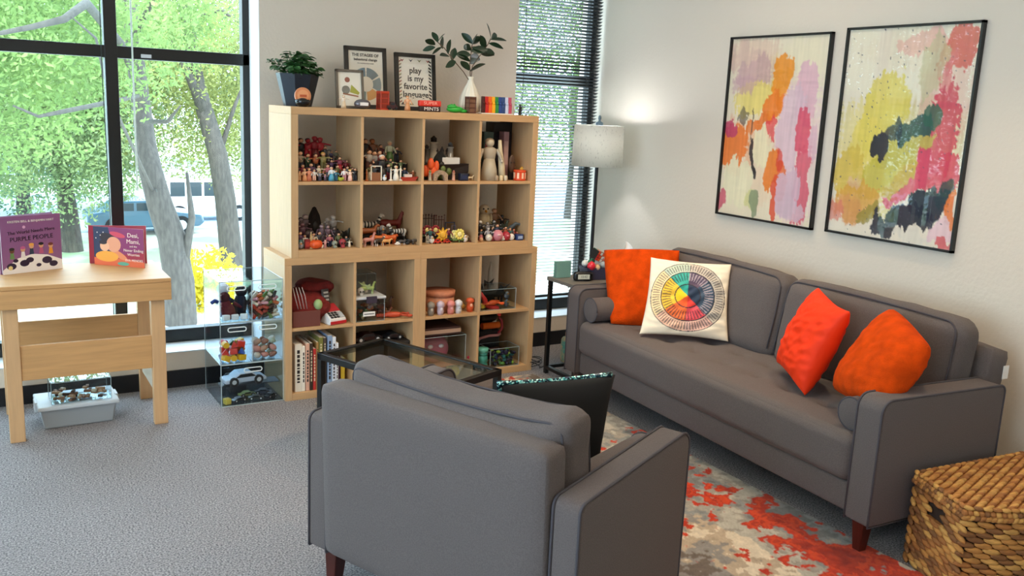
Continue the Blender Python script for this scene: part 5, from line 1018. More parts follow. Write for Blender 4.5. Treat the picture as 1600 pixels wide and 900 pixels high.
extra(TL, [(473, 257), (486, 255), (498, 258), (512, 257), (527, 258), (543, 260), (551, 262)], 'toy_figure', 'toy figure')
cubby('top left cubby', Z1, TL, 'miniatures in top left cubby', (XC[0], XC[0]+.3365))
T2 = [(571, 217, 'b', 'toy_figure', 'dark toy wizard', F('#241c20', '#241c20', robe=True)), (582, 217, 'b', 'toy_figure', 'brown antlered toy figure', F('#7a4a2c', '#4a2c1c', '#a8683c', '#7a4426')), (595, 226, 'b', 'toy_figure', 'dark red toy figure', F('#4c1820', '#301218')), (609, 221, 'b', 'toy_figure', 'green-robed toy king', F('#c8c8a8', '#4a6c3a', hair='#c8b890', robe=True)), (620, 230, 'b', 'toy_figure', 'black-hatted toy figure', F('#20242c', '#20242c')),
    (577, 234, 'm', 'toy_figure', 'white and brown toy figure', F('#a8a098', '#5a3c34')), (585, 236, 'm', 'toy_figure', 'grey toy knight', F('#8c8a88', '#4c484c')), (593, 235, 'm', 'toy_figure', 'red-brown toy figure', F('#6c2c28', '#3c1c1a')), (610, 248, 'm', 'toy_figure', 'light green toy figure', F('#8ca070', '#3c5030')), (626, 250, 'm', 'toy_figure', 'dark green hooded toy figure', F('#5c7050', '#1c2c20', robe=True)),
    (597, 242, 'S', 'toy_figure', 'black-robed toy nun', F('#15151a', '#15151a', hair='#e4e4e0', robe=True)), (573, 266, 'f', 'candle', 'amber candle', lambda h: candle(h*1.1, '#a85c28')), (588, 259, 'f', 'toy_bed', 'white-framed toy bunk with brown bedding', lambda h: frame_arch(h, .062, '#e2dccc', '#8a5a3c')), (601, 273, 'f', 'toy_duck', 'white and blue toy goose', lambda h: bird(h, '#dfe6ec', '#c8d4e4')), (611, 261, 'f', 'candle', 'tall white candle', lambda h: candle(h, '#eae6da')), (619, 259, 'f', 'toy_angel', 'slim white angel figurine', F('#e4e0d4', '#e4e0d4', hair='#e0d0a8', robe=True)), (626, 259, 'f', 'candle', 'white taper candle', lambda h: candle(h, '#dedacb')), (638, 270, 'f', 'toy_boat', 'red and white toy boat', lambda h: boat(h, '#a8382c', '#d8c8c0'), 0)]
extra(T2, [(579, 256), (585, 258), (607, 256), (632, 262), (645, 266)], 'toy_figure', 'toy figure', 2)
cubby('top second cubby', Z1, T2, 'miniatures in second cubby of top row', (XC[1], XC[1]+.3365))
T3 = [(667, 226, 'b', 'toy_tower', 'grey stone toy tower', lambda h: tower(h, '#6c6660', '#4a4440')), (678, 212, 'b', 'toy_lighthouse', 'white toy lighthouse with black top', lambda h: tower(h, '#c6bfae', '#1c1a1a')), (691, 226, 'b', 'toy_castle', 'grey toy castle', lambda h: castle(h*.9, '#5c5650', '#3c3838')), (704, 222, 'b', 'toy_tower', 'white toy tower with grey roof', lambda h: tower(h, '#bdb8b0', '#5a5858')), (722, 241, 'b', 'toy_tree', 'dark red toy tree', lambda h: tree_(h, '#3c1a1c')),
    (688, 236, 'm', 'toy_volcano', 'black rocky toy cave', lambda h: rock(h, '#1a1c1c', .10)), (704, 240, 'm', 'toy_ship', 'white-sailed toy ship', lambda h: boat(h, '#2c2220', '#d8d6d2'), 0), (676, 244, 'S', 'toy_flame', 'orange toy campfire flame', lambda h: lump(h, '#e25a24', .5, .4, 6, 3)),
    (672, 266, 'f', 'toy_tree_stump', 'pale toy garden pillar', lambda h: tower(h, '#b8b09a', '#8a9a5c')), (693, 258, 'S', 'toy_bush', 'mossy green toy bush', lambda h: lump(h, '#5c6c34', .7, .5, 6, 8)), (688, 266, 'f', 'toy_bridge', 'stone toy bridge with an arch', lambda h: bridge(h, .085, '#b39a80'), 0), (709, 267, 'f', 'toy_well', 'peach toy wishing well', lambda h: tower(h*1.05, '#d09a80', '#c07860')), (724, 266, 'f', 'toy_bowl', 'navy toy bowl with sticks', lambda h: boxy(h*.7, .05, '#141a30', '#202c50', .7), 0), (735, 274, 'f', 'toy_dog', 'cream toy dog', lambda h: quad(h, '#d8c4a0', '#b8945c'), 0)]
cubby('top third cubby', Z1, T3, 'miniatures in third cubby of top row', (XC[2], XC[2]+.3365))
# ---- top right cubby: boxes, big pieces
def plain(nm, label, cat, px, py, y, z, b, rz=0, group=None, ry=0):
    x = at(px, py, y=y).x; return tag(b.build(nm, loc=(x, y, z+.0008), rot=(0, ry, rz)), label, cat, group)
def gbox(label, px0, px1, pt, y, z, d, c, c2, h=None, nm='game_box'):
    a = at(px0, pt, y=y); c_ = at(px1, pt, y=y); hh = h or a.z-z; t = thing(nm, label, 'box', (a.x, y, z+.0008)); w = c_.x-a.x
    MB().box(0, w, 0, d, 0, hh, C3(c, .4)).build('carton', t, bevel=.002); MB().box(w*.12, w*.88, -.0012, -.0002, hh*.3, hh*.8, C3(c2, .4)).build('printed_panel', t); return t
gbox('tall black game box with orange and pink pictures, right side of top right cubby', 810, 826, 193, .20, Z1, .14, '#17151a', '#a8503c')
gbox('wide black game box at the back of top right cubby', 772, 809, 191, .24, Z1, .10, '#0f0f14', '#2a2430')
gbox('muted teal and red box standing behind the white figure in top right cubby', 757, 771.5, 206, .22, Z1, .12, '#3c5c58', '#a83c44')
gbox('mauve slim box in the middle of top right cubby', 788, 796, 206, .17, Z1, .06, '#9c7c80', '#c4a4a0')
plain('toy_robed_figure', 'large white pillar-like robed figure at the left of top right cubby', 'figurine', 765, 240, .07, Z1, fig(hgt(763, 216, .07, Z1), '#a89c8a', '#b0a590', '#c4b8a2', '#8c7c68', True, 0), -.2)
b = MB(); hh = hgt(782, 219, .07, Z1); b.tube([(.012, 0, 0), (.006, 0, hh*.35), (-.006, 0, hh*.7), (-.012, 0, hh)], .021, C3('#cdbf9e'), 12, rf=lambda t: 1.15-.7*t); plain('white_horn', 'tall cream horn beside the robed figure in top right cubby', 'horn', 783, 240, .06, Z1, b)
b = MB(); hh = .15; b.sph((0, 0, hh*.62), (.026, .012, hh*.36), C3('#4c3424'), 12, 9); b.box(-.018, .018, -.004, .006, 0, hh*.3, C3('#17120f')); 
for x in (-.009, .009): b.sph((x, -.011, hh*.68), (.005, .004, .004), C3('#0c0808'), 6, 5)
plain('wooden_mask', 'dark carved wooden mask in the middle of top right cubby', 'mask', 800, 250, .09, Z1, b)
b = MB(); b.sph((0, 0, .026), (.026, .01, .026), C3('#d8a43c'), 14, 9); b.sph((0, 0, .060), (.018, .009, .02), C3('#d8a43c'), 12, 8); b.box(-.004, .004, -.006, .0, .06, .135, C3('#7a4a20')); b.cyl((0, -.0105, .035), (0, -.009, .035), .008, None, C3('#20120a'), 10); b.box(-.008, .008, -.006, .002, .128, .148, C3('#2c1c14'))
plain('toy_guitar', 'small yellow toy guitar leaning in top right cubby', 'toy guitar', 812, 258, .10, Z1, b, 0, None, .3)
b = MB(); hh = hgt(811, 266, .05, Z1); b.lathe([(.036, 0), (.038, .006), (.035, .012), (.035, hh-.012), (.038, hh-.006), (.036, hh), (.001, hh)], C3('#d8481c'), 22)
for k in range(8): a = 2*pi*k/8; b.box(-.006, .006, -.0365, -.034, .012, hh-.014, C3('#f0c8a8'), rotz(a))
plain('toy_drum', 'orange toy drum at the front right of top right cubby', 'toy drum', 812, 270, .055, Z1, b)
for k, (px, c) in enumerate(((776, '#a08a70'), (783, '#d8c49c'), (790, '#c4b8a0'))):
    b = MB(); b.lathe([(.010, 0), (.012, .004), (.012, .026), (.008, .03), (.001, .031)], C3(c), 12); plain('spool', ORD[k]+' from left of three beige spools at the front of top right cubby', 'spool', px, 276, .03, Z1, b)
# ---- second row
B1_ = [(470, 340, 'b', 'toy_skeleton', 'mauve toy skeleton', F('#6a5a68', '#4a3c48', '#a89aa0', '#3c2c34')), (477, 335, 'b', 'toy_skeleton', 'pale-headed toy ghoul', F('#6c5c60', '#4a3a40', '#c0b0b0', '#6a5a60')), (491, 323, 'b', 'toy_cave', 'tall black toy cave rock', lambda h: rock(h, '#1c1412', .085)), (512, 341, 'b', 'toy_skeleton', 'grey toy skeleton', F('#8c8480', '#5a5250', '#c4b8b0', '#a89c94')), (521, 337, 'b', 'toy_skeleton', 'white toy skeleton with raised arms', F('#aaa29c', '#6c6462', '#d0c8c0', '#b0a8a0', arms=1.2)),
    (472, 348, 'm', 'toy_monster', 'plum toy monster', F('#4a2c3c', '#38202c', '#6c4a54', '#3c242c')), (483, 354, 'm', 'toy_monster', 'dark brown toy monster', lambda h: lump(h, '#38282a', .6, .5, 6, 2)), (502, 351, 'm', 'toy_monster', 'grey-violet toy ghost', F('#5c4c5c', '#4a3c4c', '#a898a4', '#5c4c54', True)), (512, 352, 'm', 'toy_monster', 'mauve cloaked toy ghoul', F('#6c5462', '#5a4450', '#a08c94', '#4c3c44', True)), (522, 355, 'm', 'toy_monster', 'dark toy witch', F('#2c2430', '#241c28', '#8c7c74', '#1c1420', True)), (535, 357, 'm', 'toy_dragon', 'black toy dragon', lambda h: dragon(h*1.05, '#20261f', '#15181a'), .3),
    (476, 367, 'S', 'toy_ghost', 'white bearded toy ghost', F('#c8c0b8', '#a8a098', robe=True)), (486, 366, 'f', 'toy_sign', 'thin tan toy signpost', lambda h: candle(h*1.15, '#b89a68')), (470, 378, 'f', 'toy_ghost', 'small grey toy ghost', lambda h: bird(h, '#8c8c98', '#b0b0b8')), (480, 374, 'f', 'toy_coffin', 'dark red toy coffin', lambda h: boxy(h, .028, '#7a1c1c', '#a83428', .6)), (493, 373, 'f', 'pumpkin', 'orange toy pumpkin', lambda h: pumpkin(h*1.0)), (508, 375, 'f', 'toy_bone', 'pinkish bony toy figure', F('#d8a0a0', '#c08c8c', '#e0c0b8', '#c8a098')), (503, 384, 'f', 'white_stone', 'little white toy stone', lambda h: lump(max(h, .022), '#e4dfd2', 1, .8, 4, 5)), (523, 376, 'f', 'toy_skull', 'greenish toy skull', lambda h: skull(h, '#8c9484')), (535, 373, 'f', 'toy_skull', 'dark red toy skull', lambda h: skull(h, '#98343c')), (534.5, 382, 'f', 'toy_skull', 'low white toy skull', lambda h: skull(max(h, .022), '#e8e2d4')), (546, 375, 'f', 'toy_figure', 'small white-hatted toy sage', F('#e4dccc', '#d8ccb8', '#8a9a6c', '#9a8a70', True, 1.2))]
extra(B1_, [(469, 362), (490, 364), (515, 366), (529, 364), (541, 369), (499, 362)], 'toy_ghoul', 'toy ghoul', 3)
cubby('second row left cubby', Z2, B1_, 'miniatures in leftmost cubby of second row', (XC[0], XC[0]+.3365))
B2_ = [(578, 330, 'b', 'toy_horse', 'black and white toy horse', lambda h: quad(h*.78, '#cfc8bc', '#20201e', True, 1.25, .45), 0), (610, 327, 'b', 'toy_horse', 'dark red toy horse', lambda h: quad(h*.8, '#6c2018', '#3c1410', neck=.45), 0), (573, 345, 'm', 'toy_horse', 'chestnut toy horse', lambda h: quad(h*.85, '#8a4a22', '#5c2c14', neck=.3), 0), (597, 352, 'm', 'toy_penguin', 'small toy penguin', lambda h: bird(h, '#20242a', '#8c8c8c')), (622, 349, 'm', 'toy_zebra', 'striped toy zebra', lambda h: quad(h*.9, '#c8c4bc', '#23201e', True, 1.3, .42), 3.14),
    (576, 360, 'f', 'toy_giraffe', 'pink spotted toy foal', lambda h: quad(h*.72, '#c88c84', '#e0b8b0', neck=.5), .3), (589, 364, 'S', 'toy_lion', 'orange toy lion', lambda h: quad(h, '#c8682c', '#a04c1c', mane='#a8481c', fat=1.3, neck=.2), -.2), (608, 364, 'S', 'toy_bull', 'orange-red toy bull', lambda h: quad(h, '#c4561f', '#9c4018', fat=1.4, neck=.15, L=1.4), .1), (593, 369, 'f', 'toy_dog', 'black and white toy dog', lambda h: quad(h, '#40342c', '#d8d0c4', fat=1.2, neck=.25, head='#e0d8cc'), .4), (603, 371, 'f', 'toy_fox', 'tan toy fox', lambda h: quad(h, '#d89c5c', '#b8743c', fat=1.2, neck=.2), -.3), (621, 379, 'f', 'toy_sheep', 'white toy sheep', lambda h: lump(max(h, .02), '#e8e4dc', 1.2, .8, 6, 4)), (628, 373, 'f', 'toy_raccoon', 'grey and white toy raccoon', lambda h: quad(h, '#4c4c50', '#b8b8b8', fat=1.3, neck=.2), .2), (637, 373, 'f', 'toy_gorilla', 'black toy gorilla', lambda h: lump(h, '#17181a', .9, .8, 6, 6)), (649, 371, 'f', 'toy_cat', 'small grey toy cat', lambda h: quad(h, '#55504c', '#3c3836', fat=1.2, neck=.3), .2)]
cubby('second row second cubby', Z2, B2_, 'miniatures in second cubby of second row', (XC[1], XC[1]+.3365))
B3_ = [(670, 333, 'b', 'toy_fence', 'dark brown toy iron fence', lambda h: fence(h*1.05, .075, '#4a302c'), 0), (686, 335, 'b', 'toy_gate', 'reddish toy garden gate', lambda h: fence(h, .07, '#6c3a34'), 0), (703, 347, 'b', 'toy_swing', 'blue-grey toy swing frame', lambda h: frame_arch(h, .065, '#4c5468'), 0), (667, 352, 'm', 'toy_flower', 'dark red toy rose bush', lambda h: flower(h, '#7c2434', '#2c3a24')), (680, 352, 'm', 'toy_flower', 'red toy rose bush', lambda h: flower(h, '#9c2c38', '#2c3a24')), (709, 352, 'm', 'toy_arch', 'grey-violet toy arch', lambda h: frame_arch(h, .03, '#7c7488')),
    (692, 354, 'S', 'toy_sun', 'yellow toy sun star', lambda h: star(h*.95, '#eab43a'), 0), (668, 369, 'f', 'toy_skeleton_hand', 'white toy skeleton hand', lambda h: fence(h*1.1, .018, '#dcd8c8')), (675, 369, 'f', 'toy_seal', 'white toy seal', lambda h: bird(h, '#d8d4cc', '#c0bcb4')), (683, 374, 'f', 'toy_train', 'red toy train engine', lambda h: vehicle(h, '#c83424', 2), 0), (698, 374, 'f', 'toy_train', 'red toy train carriage', lambda h: vehicle(h, '#b82c20', 2), 0), (710, 360, 'S', 'toy_flower', 'pale yellow toy flower', lambda h: flower(h, '#dcd890', '#4c6a3c')), (718, 359, 'f', 'toy_flower', 'large yellow toy daisy', lambda h: flower(h*1.05, '#e6d468', '#5c7a3c')), (727, 367, 'f', 'toy_snowman', 'small white toy snowman', lambda h: bird(h, '#d8ccc4', '#e8e4dc')), (734, 376, 'f', 'toy_car', 'maroon toy car', lambda h: vehicle(h, '#5c2420', 2), 0)]
extra(B3_, [(672, 356), (701, 356), (722, 358), (730, 366)], 'toy_figure', 'toy figure', 7)
cubby('second row third cubby', Z2, B3_, 'miniatures in third cubby of second row', (XC[2], XC[2]+.3365))
B4_ = [(757, 317, 'b', 'toy_owl', 'cream toy owl', lambda h: bird(h*.95, '#b8a888', '#d0c4a8')), (773, 326, 'b', 'toy_monkey', 'brown toy monkey', F('#8c6448', '#5c4030', '#c09070', '#7c5438')), (785, 336, 'b', 'toy_figure', 'black toy villain', F('#1a1c1e', '#141618', '#4c4c50', '#141414', True)),
    (751, 345, 'm', 'toy_figure', 'black and white toy robot', F('#2a2a2e', '#1c1c20', '#c8c8c8', '#d8d8d8')), (762, 347, 'm', 'toy_figure', 'grey toy robot', F('#8c8c94', '#54545c', '#a8a8ac', '#6c6c70')), (772, 344, 'm', 'toy_figure', 'black toy trooper', F('#222428', '#1c1c20', '#9c9ca0', '#2a2a2e')), (783, 344, 'm', 'toy_dinosaur', 'dark green toy dinosaur', lambda h: dragon(h, '#2c3a30', '#3c4a40'), .3), (793, 345, 'm', 'toy_shark', 'grey toy shark', lambda h: snake(h, '#4c5458')),
    (763, 356, 'S', 'toy_figure', 'white armored toy figure', F('#b8b8c0', '#8c8c94', '#d0d0d4', '#b0b0b8')), (752, 371, 'f', 'toy_ball_figure', 'small tan round-headed toy', lambda h: ball(h, '#c89c78', '#dcb89c')), (764, 366, 'f', 'toy_ball_figure', 'white helmeted toy', lambda h: ball(h, '#dcd8cc', '#c8b8a0')), (771, 361, 'f', 'toy_figure', 'black and red toy figure', F('#28242c', '#8c2c30', '#d8c8c0', '#301c20')), (778, 357, 'f', 'toy_ball_figure', 'pink-capped round toy', lambda h: ball(h*.9, '#c87c88', '#e0b4b4')), (786, 367, 'f', 'toy_ball_figure', 'white and maroon round toy', lambda h: ball(h, '#e0dcd4', '#7c3038')), (791, 359, 'f', 'toy_ladybug', 'crimson toy ladybug', lambda h: ball(h*.85, '#a82838', '#d87c84')), (799, 365, 'f', 'toy_ball_figure', 'plain white round toy', lambda h: ball(h, '#e4e0da', '#b8b4ac')), (803, 358, 'S', 'toy_figure', 'red-capped toy figure', F('#8c2c28', '#3c3030', '#c89c80', '#a83c30')), (811, 366, 'f', 'toy_robot', 'squat navy toy robot', lambda h: boxy(h, .045, '#22386c', '#9cb0d0', .7), 0)]
extra(B4_, [(752, 358), (770, 354), (777, 350), (790, 354), (797, 356), (808, 362)], 'toy_figure', 'toy figure', 5)
cubby('second row right cubby', Z2, B4_, 'miniatures in right end cubby of second row', (XC[3], XC[3]+.3365))
# small pieces on the shelf top
for px, pt, y, nm, lab, mk in ((482, 126, .03, None, '', None), (537, 149, .045, 'figurine', 'pale angel figurine at the foot of the small picture frame', F('#e4d4c0', '#dcc4a4', '#ecd4bc', '#d8b890', True)), (612, 158, .05, 'toy_car', 'tiny dark maroon toy car beside the orange phone booth', lambda h: vehicle(h*.9, '#3c1a1e', 1.5)), (637, 150, .05, 'figurine', 'long-haired tan doll in front of the framed play sign', F('#d8a078', '#d09468', '#e0b08c', '#c87c48', True)), (813, 163, .06, 'figurine', 'tiny dark wire figure at the right end of the shelf top', F('#22201f', '#22201f', '#2c2a28', '#22201f'))):
    if nm: x = at(px, pt, y=y).x; o = mk(hgt(px, pt, y, ZT)).build(nm, loc=(x, y, ZT+.0008)); tag(o, lab, nm.replace('_', ' '))
# ================================================================ LOWER CUBBIES
ZA, ZB = .038, .393
# lower left, upper cubby: red fabric pile, maraca, toy card reader
RF = mat('dark_red_plush', '#7a1f1c', .95, bump=.6, bscale=90, var=.35, vscale=30)
t = thing('red_fabric_bag', 'crumpled dark red cloth bag filling the back of the lower left cubby', 'bag', (.19, .17, ZB)); b = MB(); softbox(b, -.145, .09, -.11, .14, 0.001, .15, RF, .05, .02, 16, wr=.03, seed=3); b.build('bag', t); b = MB(); softbox(b, -.05, .12, -.03, .12, .15, .205, RF, .028, .012, 10, wr=.02, seed=9); b.build('folded_top', t)
t = thing('brown_basket', 'low brown-red plastic tray at the front left of the lower left cubby', 'tray', (.048, .02, ZB)); b = MB(); b.box(0, .15, 0, .012, 0.001, .085, C3('#6c3a32', .6)); b.box(0, .15, .0125, .024, 0.001, .004, C3('#6c3a32', .6)); b.build('tray', t, bevel=.003)
for k in range(4): MB().tube([(.03+k*.016, .002, .10), (.01+k*.018, -.006, .17), (-.0+k*.016+.004, .01, .215)], .0022, C3('#b0a09a', .4), 6).build('fork_tine', t)
q = at(497, 470, y=.06); t = thing('maraca', 'pale green round-headed maraca standing in the lower left cubby', 'maraca', (q.x, .06, ZB)); MB().cyl((0, 0, .001), (0, 0, .085), .009, .011, C3('#b0aca0', .3), 12).build('handle', t); MB().sph((0, 0, .108), (.024, .024, .03), C3('#9cb87c', .5), 16, 10).build('head', t)
q = at(522, 500, y=.05); t = thing('toy_card_reader', 'white and red toy card machine with a grey handset in the lower left cubby', 'toy', (q.x, .065, ZB), .25)
b = MB(); b.add([(-.055, -.05, .001), (.055, -.05, .001), (.055, .06, .001), (-.055, .06, .001), (-.05, -.05, .032), (.05, -.05, .032), (.045, .055, .085), (-.045, .055, .085)], [(3, 2, 1, 0), (0, 1, 5, 4), (1, 2, 6, 5), (2, 3, 7, 6), (3, 0, 4, 7), (4, 5, 6, 7)], C3('#e4e2e0', .35)); b.build('body', t, bevel=.005)
MB().box(-.05, .05, -.0535, -.05, .004, .02, C3('#c0242c')).build('red_band', t); MN = TR(0, 0, .0335, rx=radians(27)); 
for k in range(3):
    for l in range(3): MB().box(-.04+.02*k, -.026+.02*k, -.045+l*.018, -.033+l*.018, .010, .014, C3('#26282c'), TR(0, 0, .0475, rx=radians(26.8))).build('key', t)
MB().box(.02, .045, -.045, .0, .010, .013, C3('#b8bcc0'), TR(0, 0, .0475, rx=radians(26.8))).build('display', t); MB().box(-.045, .045, .01, .075, .011, .013, C3('#c8343c'), TR(0, 0, .0475, rx=radians(26.8))).build('red_panel', t)
b = MB(); b.box(-.022, .022, -.006, .006, 0, .105, C3('#3c3a3c', .5), TR(-.012, .04, .075, rx=-.25), bv=.004); b.build('handset', t)
for l in range(4): MB().box(-.014, .014, -.0085, -.006, .02+l*.02, .03+l*.02, C3('#a8a4a0'), TR(-.012, .04, .075, rx=-.25)).build('handset_key', t)
# books
bks = [(461, 472, '#e6dfd0', .262, 'white book with dark lettering'), (472, 477, '#efe8da', .25, 'thin cream book'), (478, 484, '#d8a890', .262, 'pinkish tan book'), (484.5, 489, '#3a2c24', .262, 'dark brown book'), (489.5, 494, '#b8302c', .23, 'narrow red book'), (494.5, 498, '#a8824c', .265, 'tan book'), (498.5, 505, '#7c7a3c', .29, 'olive green book'), (505.5, 510, '#4c4038', .285, 'dark taupe book'), (512, 519, '#8ca4c4', .295, 'light blue book'), (519.5, 525, '#dfe6f0', .285, 'wide white book'), (525.5, 529, '#e8ebee', .25, 'slim white book')]
for k, (a, c, col, h, lab) in enumerate(bks):
    xa = at(a, 560, y=.02).x; xb = at(c, 560, y=.02).x; xa = max(xa, .0385); w = xb-xa-.0008; t = thing('book', lab+', '+ORD[k]+' from left in the row on the bottom shelf', 'book', (xa, .02, ZA+.0006), 0, 'books in the bottom left cubby')
    MB().box(0, w, 0, .19, 0, h, C3(col, .5)).build('cover', t, bevel=.0015); MB().box(.002, w-.002, .003, .192, h-.0005, h+.0008, C3('#efe9dc')).build('page_edge', t)
    d = C3('#2c2626' if k in (0, 1, 2, 8, 9, 10, 5) else '#d8c8a8'); 
    g = MB(); z_ = .05
    while z_ < h-.04: L = R.uniform(.006, .02); g.box(w*.3, w*.7, -.0008, -.0002, z_, z_+L, d); z_ += L+.006
    g.build('spine_print', t)
for x, h, c, lab in ((.305, .17, '#3c1c34', 'dark plum small book standing apart on the bottom left shelf'), (.33, .15, '#d8c040', 'yellow and white small book at the right of the bottom left shelf')):
    t = thing('small_book', lab, 'book', (x, .06, ZA)); MB().box(0, .022, 0, .12, .001, h, C3(c, .5)).build('cover', t); MB().box(.002, .020, .002, .121, h, h+.001, C3('#e8e2d4')).build('page_edge', t)
# lower left unit, right column
t = acrylic_box('lidded clear plastic bin of small toys in the lower second cubby', 'plastic_bin', .40, .02, ZB+.001, .165, .20, .125, 0, None, False)
MB().box(-.008, .173, -.008, .208, .125, .139, C3('#c8ccd0', .4)).build('lid', t, bevel=.004); MB().box(.055, .115, -.014, -.007, .105, .142, C3('#3c3444', .5)).build('latch', t); MB().box(.04, .11, -.0015, -.0005, .03, .055, C3('#ecebe6')).build('paper_label', t); MB().box(.045, .105, -.0022, -.0016, .040, .0445, C3('#3a3a3a')).build('handwriting', t)
for k in range(16):
    c, h_ = R.choice([('tan', '#b8a078'), ('grey', '#8c8a84'), ('green', '#6c8454'), ('orange', '#c8784c')]); b = lump(.028, h_, 1.3, .8, 4, k); tag(b.build('small_toy', loc=(.43+R.random()*.11, .05+R.random()*.13, ZB+.006+(k % 3)*.028), rot=(0, 0, R.random()*6)), c+' rubber toy jumbled inside the clear bin in the lower second cubby', 'toy', c+' rubber toys in the clear bin')
tag(dragon(.075, '#9cb46c', '#b4c88c').build('toy_dinosaur', loc=(.485, .08, ZB+.1405), rot=(0, 0, .1)), 'pale green toy dinosaur standing on the clear bin lid', 'toy dinosaur'); tag(skull(.045, '#b8b8b4').build('toy_skull', loc=(.44, .06, ZB+.1405)), 'grey toy skull on the clear bin lid', 'toy skull')
tag(skull(.04, '#d8d6cc').build('toy_skull', loc=(.50, .14, ZB+.1405+.001)), 'white toy claw behind the green dinosaur on the bin lid', 'toy claw')
acrylic_box('empty clear acrylic box behind the lidded bin in the lower second cubby', 'acrylic_box', .40, .235, ZB+.001, .20, .13, .225)
def lobster(c, L):
    b = MB(); m = C3(c, .5); b.sph((0, 0, .018), (L*.42, .018, .016), m, 12, 7)
    for k in range(5): b.sph((-L*.3-k*.012, 0, .014), (.010, .016-.002*k, .010), m, 8, 5)
    for s in (-1, 1): b.tube([(L*.3, s*.01, .018), (L*.45, s*.03, .02), (L*.62, s*.028, .016)], .006, m, 6); b.sph((L*.68, s*.026, .016), (.018, .009, .009), m, 8, 6)
    return b
q = at(635, 482, y=.07); tag(lobster('#c24a2c', .13).build('toy_lobster', loc=(.635, .06, ZB+.001), rot=(0, 0, -.25)), 'orange-red toy lobster lying at the right of the lower second cubby', 'toy lobster'); tag(dragon(.10, '#4c3028', '#3c2822').build('toy_dinosaur', loc=(.62, .16, ZB+.001), rot=(0, 0, .4)), 'dark brown toy dinosaur behind the orange lobster', 'toy dinosaur'); tag(dragon(.06, '#7a4430', '#5c3024').build('toy_dinosaur', loc=(.60, .10, ZB+.001), rot=(0, 0, -.5)), 'small rust toy dinosaur beside the orange lobster', 'toy dinosaur')
for x, c, lab, L in ((.49, '#2a1414', 'dark maroon toy racing car at the left of the bottom second cubby', .17), (.645, '#16181c', 'black toy racing car at the right of the bottom second cubby', .12)):
    toy_car('toy_racing_car', lab, x, .09, ZA+.225, L, c, .05)
tag(MB().box(.39, .73, .03, .30, 0, .222, C3('#1c1716', .7), bv=.006).build('dark_box', loc=(0, 0, ZA+.0008)), 'large dark box under the toy racing cars in the bottom second cubby', 'box')
# lower right unit
XR_ = .77
q = at(688, 478, y=.13); t = thing('hat_box', 'round peach lidded box in the lower third cubby', 'box', (q.x, .15, ZB)); MB().lathe([(.088, .001), (.09, .095), (.001, .096)], mat('peach_card', '#d69270', .7, var=.2, vscale=60), 32).build('body', t); MB().lathe([(.094, .092), (.094, .122), (.001, .124)], mat('peach_lid', '#c9805f', .7, var=.2, vscale=60), 32).build('lid', t)
for k, (px, c, c2, lab) in enumerate(((673, '#8c8478', '#c0b8a8', 'grey-beige'), (688, '#c8b4c0', '#e4d8dc', 'lilac-white'), (704, '#d8847c', '#e4a49c', 'coral pink'), (716, '#d8d8dc', '#b8c0c8', 'white'))):
    b = MB(); b.lathe([(.017, 0), (.02, .02), (.018, .045), (.024, .05), (.022, .07), (.008, .08), (.001, .082)], C3(c), 16); b.sph((0, -.014, .035), (.010, .008, .012), C3(c2), 8, 6); plain('mushroom_house', lab+' mushroom house figurine, '+ORD[k]+' from left, lower third cubby', 'figurine', px, 488, .035, ZB, b)
b = MB(); b.lathe([(.018, 0), (.022, .03), (.017, .055), (.026, .06), (.02, .078), (.001, .084)], C3('#d2562c'), 16); b.sph((0, -.016, .04), (.010, .008, .012), C3('#f0b090'), 8, 6); plain('toy_teapot', 'orange toy house at the right front of the lower third cubby', 'figurine', 734, 484, .05, ZB, b)
tag(lump(.05, '#c89a4c', 1.1, .8, 6, 12).build('toy_basket', loc=(at(722, 480, y=.12).x, .12, ZB+.001)), 'mustard toy tree behind the white mushroom house', 'toy tree')
# fourth cubby
x = XR_+.41; acrylic_box('clear acrylic box of dinosaurs and claws in the lower fourth cubby', 'acrylic_box', x-.0, .03, ZB+.001, .24, .17, .125)
tag(dragon(.16, '#1a1c1a', '#23282a').build('toy_dinosaur', loc=(x+.13, .13, ZB+.006), rot=(0, 0, 3.3)), 'large black toy dinosaur inside the clear box in the lower fourth cubby', 'toy dinosaur'); tag(snake(.10, '#d8342c').build('toy_parrot', loc=(x+.035, .07, ZB+.02), rot=(0, 1.2, .2)), 'red curved toy claw at the left of the clear dinosaur box', 'toy claw'); tag(lobster('#e05a24', .07).build('toy_crab', loc=(x+.10, .06, ZB+.022)), 'orange toy crab inside the clear dinosaur box', 'toy crab')
tag(lump(.045, '#e0b838', .8, .8, 4, 2).build('toy_duck', loc=(x+.03, .065, ZB+.004)), 'yellow rubber toy under the red claw in the dinosaur box', 'toy')
for k, z_ in enumerate((0.003, .052)): tag(bird(.048, '#55585c', '#74787c').build('toy_penguin', loc=(x+.195, .06, ZB+.003+z_)), ('lower' if k == 0 else 'upper')+' of two stacked grey toy penguins in the dinosaur box', 'toy penguin', 'grey toy penguins')
b = MB(); b.tube([(0, 0, 0), (.002, 0, .09), (0, 0, .15), (.006, 0, .2)], .019, C3('#d4d0c6', .4), 10, rf=lambda t: 1.1-.85*t); tag(b.build('toy_shark', loc=(x+.18, .25, ZB+.001+.05)), 'white pointed toy shark standing up behind the clear dinosaur box', 'toy shark'); tag(MB().box(-.03, .03, -.02, .03, 0, .05, C3('#22262a')).build('black_block', loc=(x+.18, .25, ZB+.001)), 'black block under the white toy shark', 'block')
b = MB(); b.tube([(0, 0, 0), (-.01, 0, .1), (.012, 0, .22)], .02, C3('#16181a'), 10, rf=lambda t: 1.1-.7*t); tag(b.build('toy_tail', loc=(x+.02, .24, ZB+.001)), 'black curved toy tail at the left back of the lower fourth cubby', 'toy')
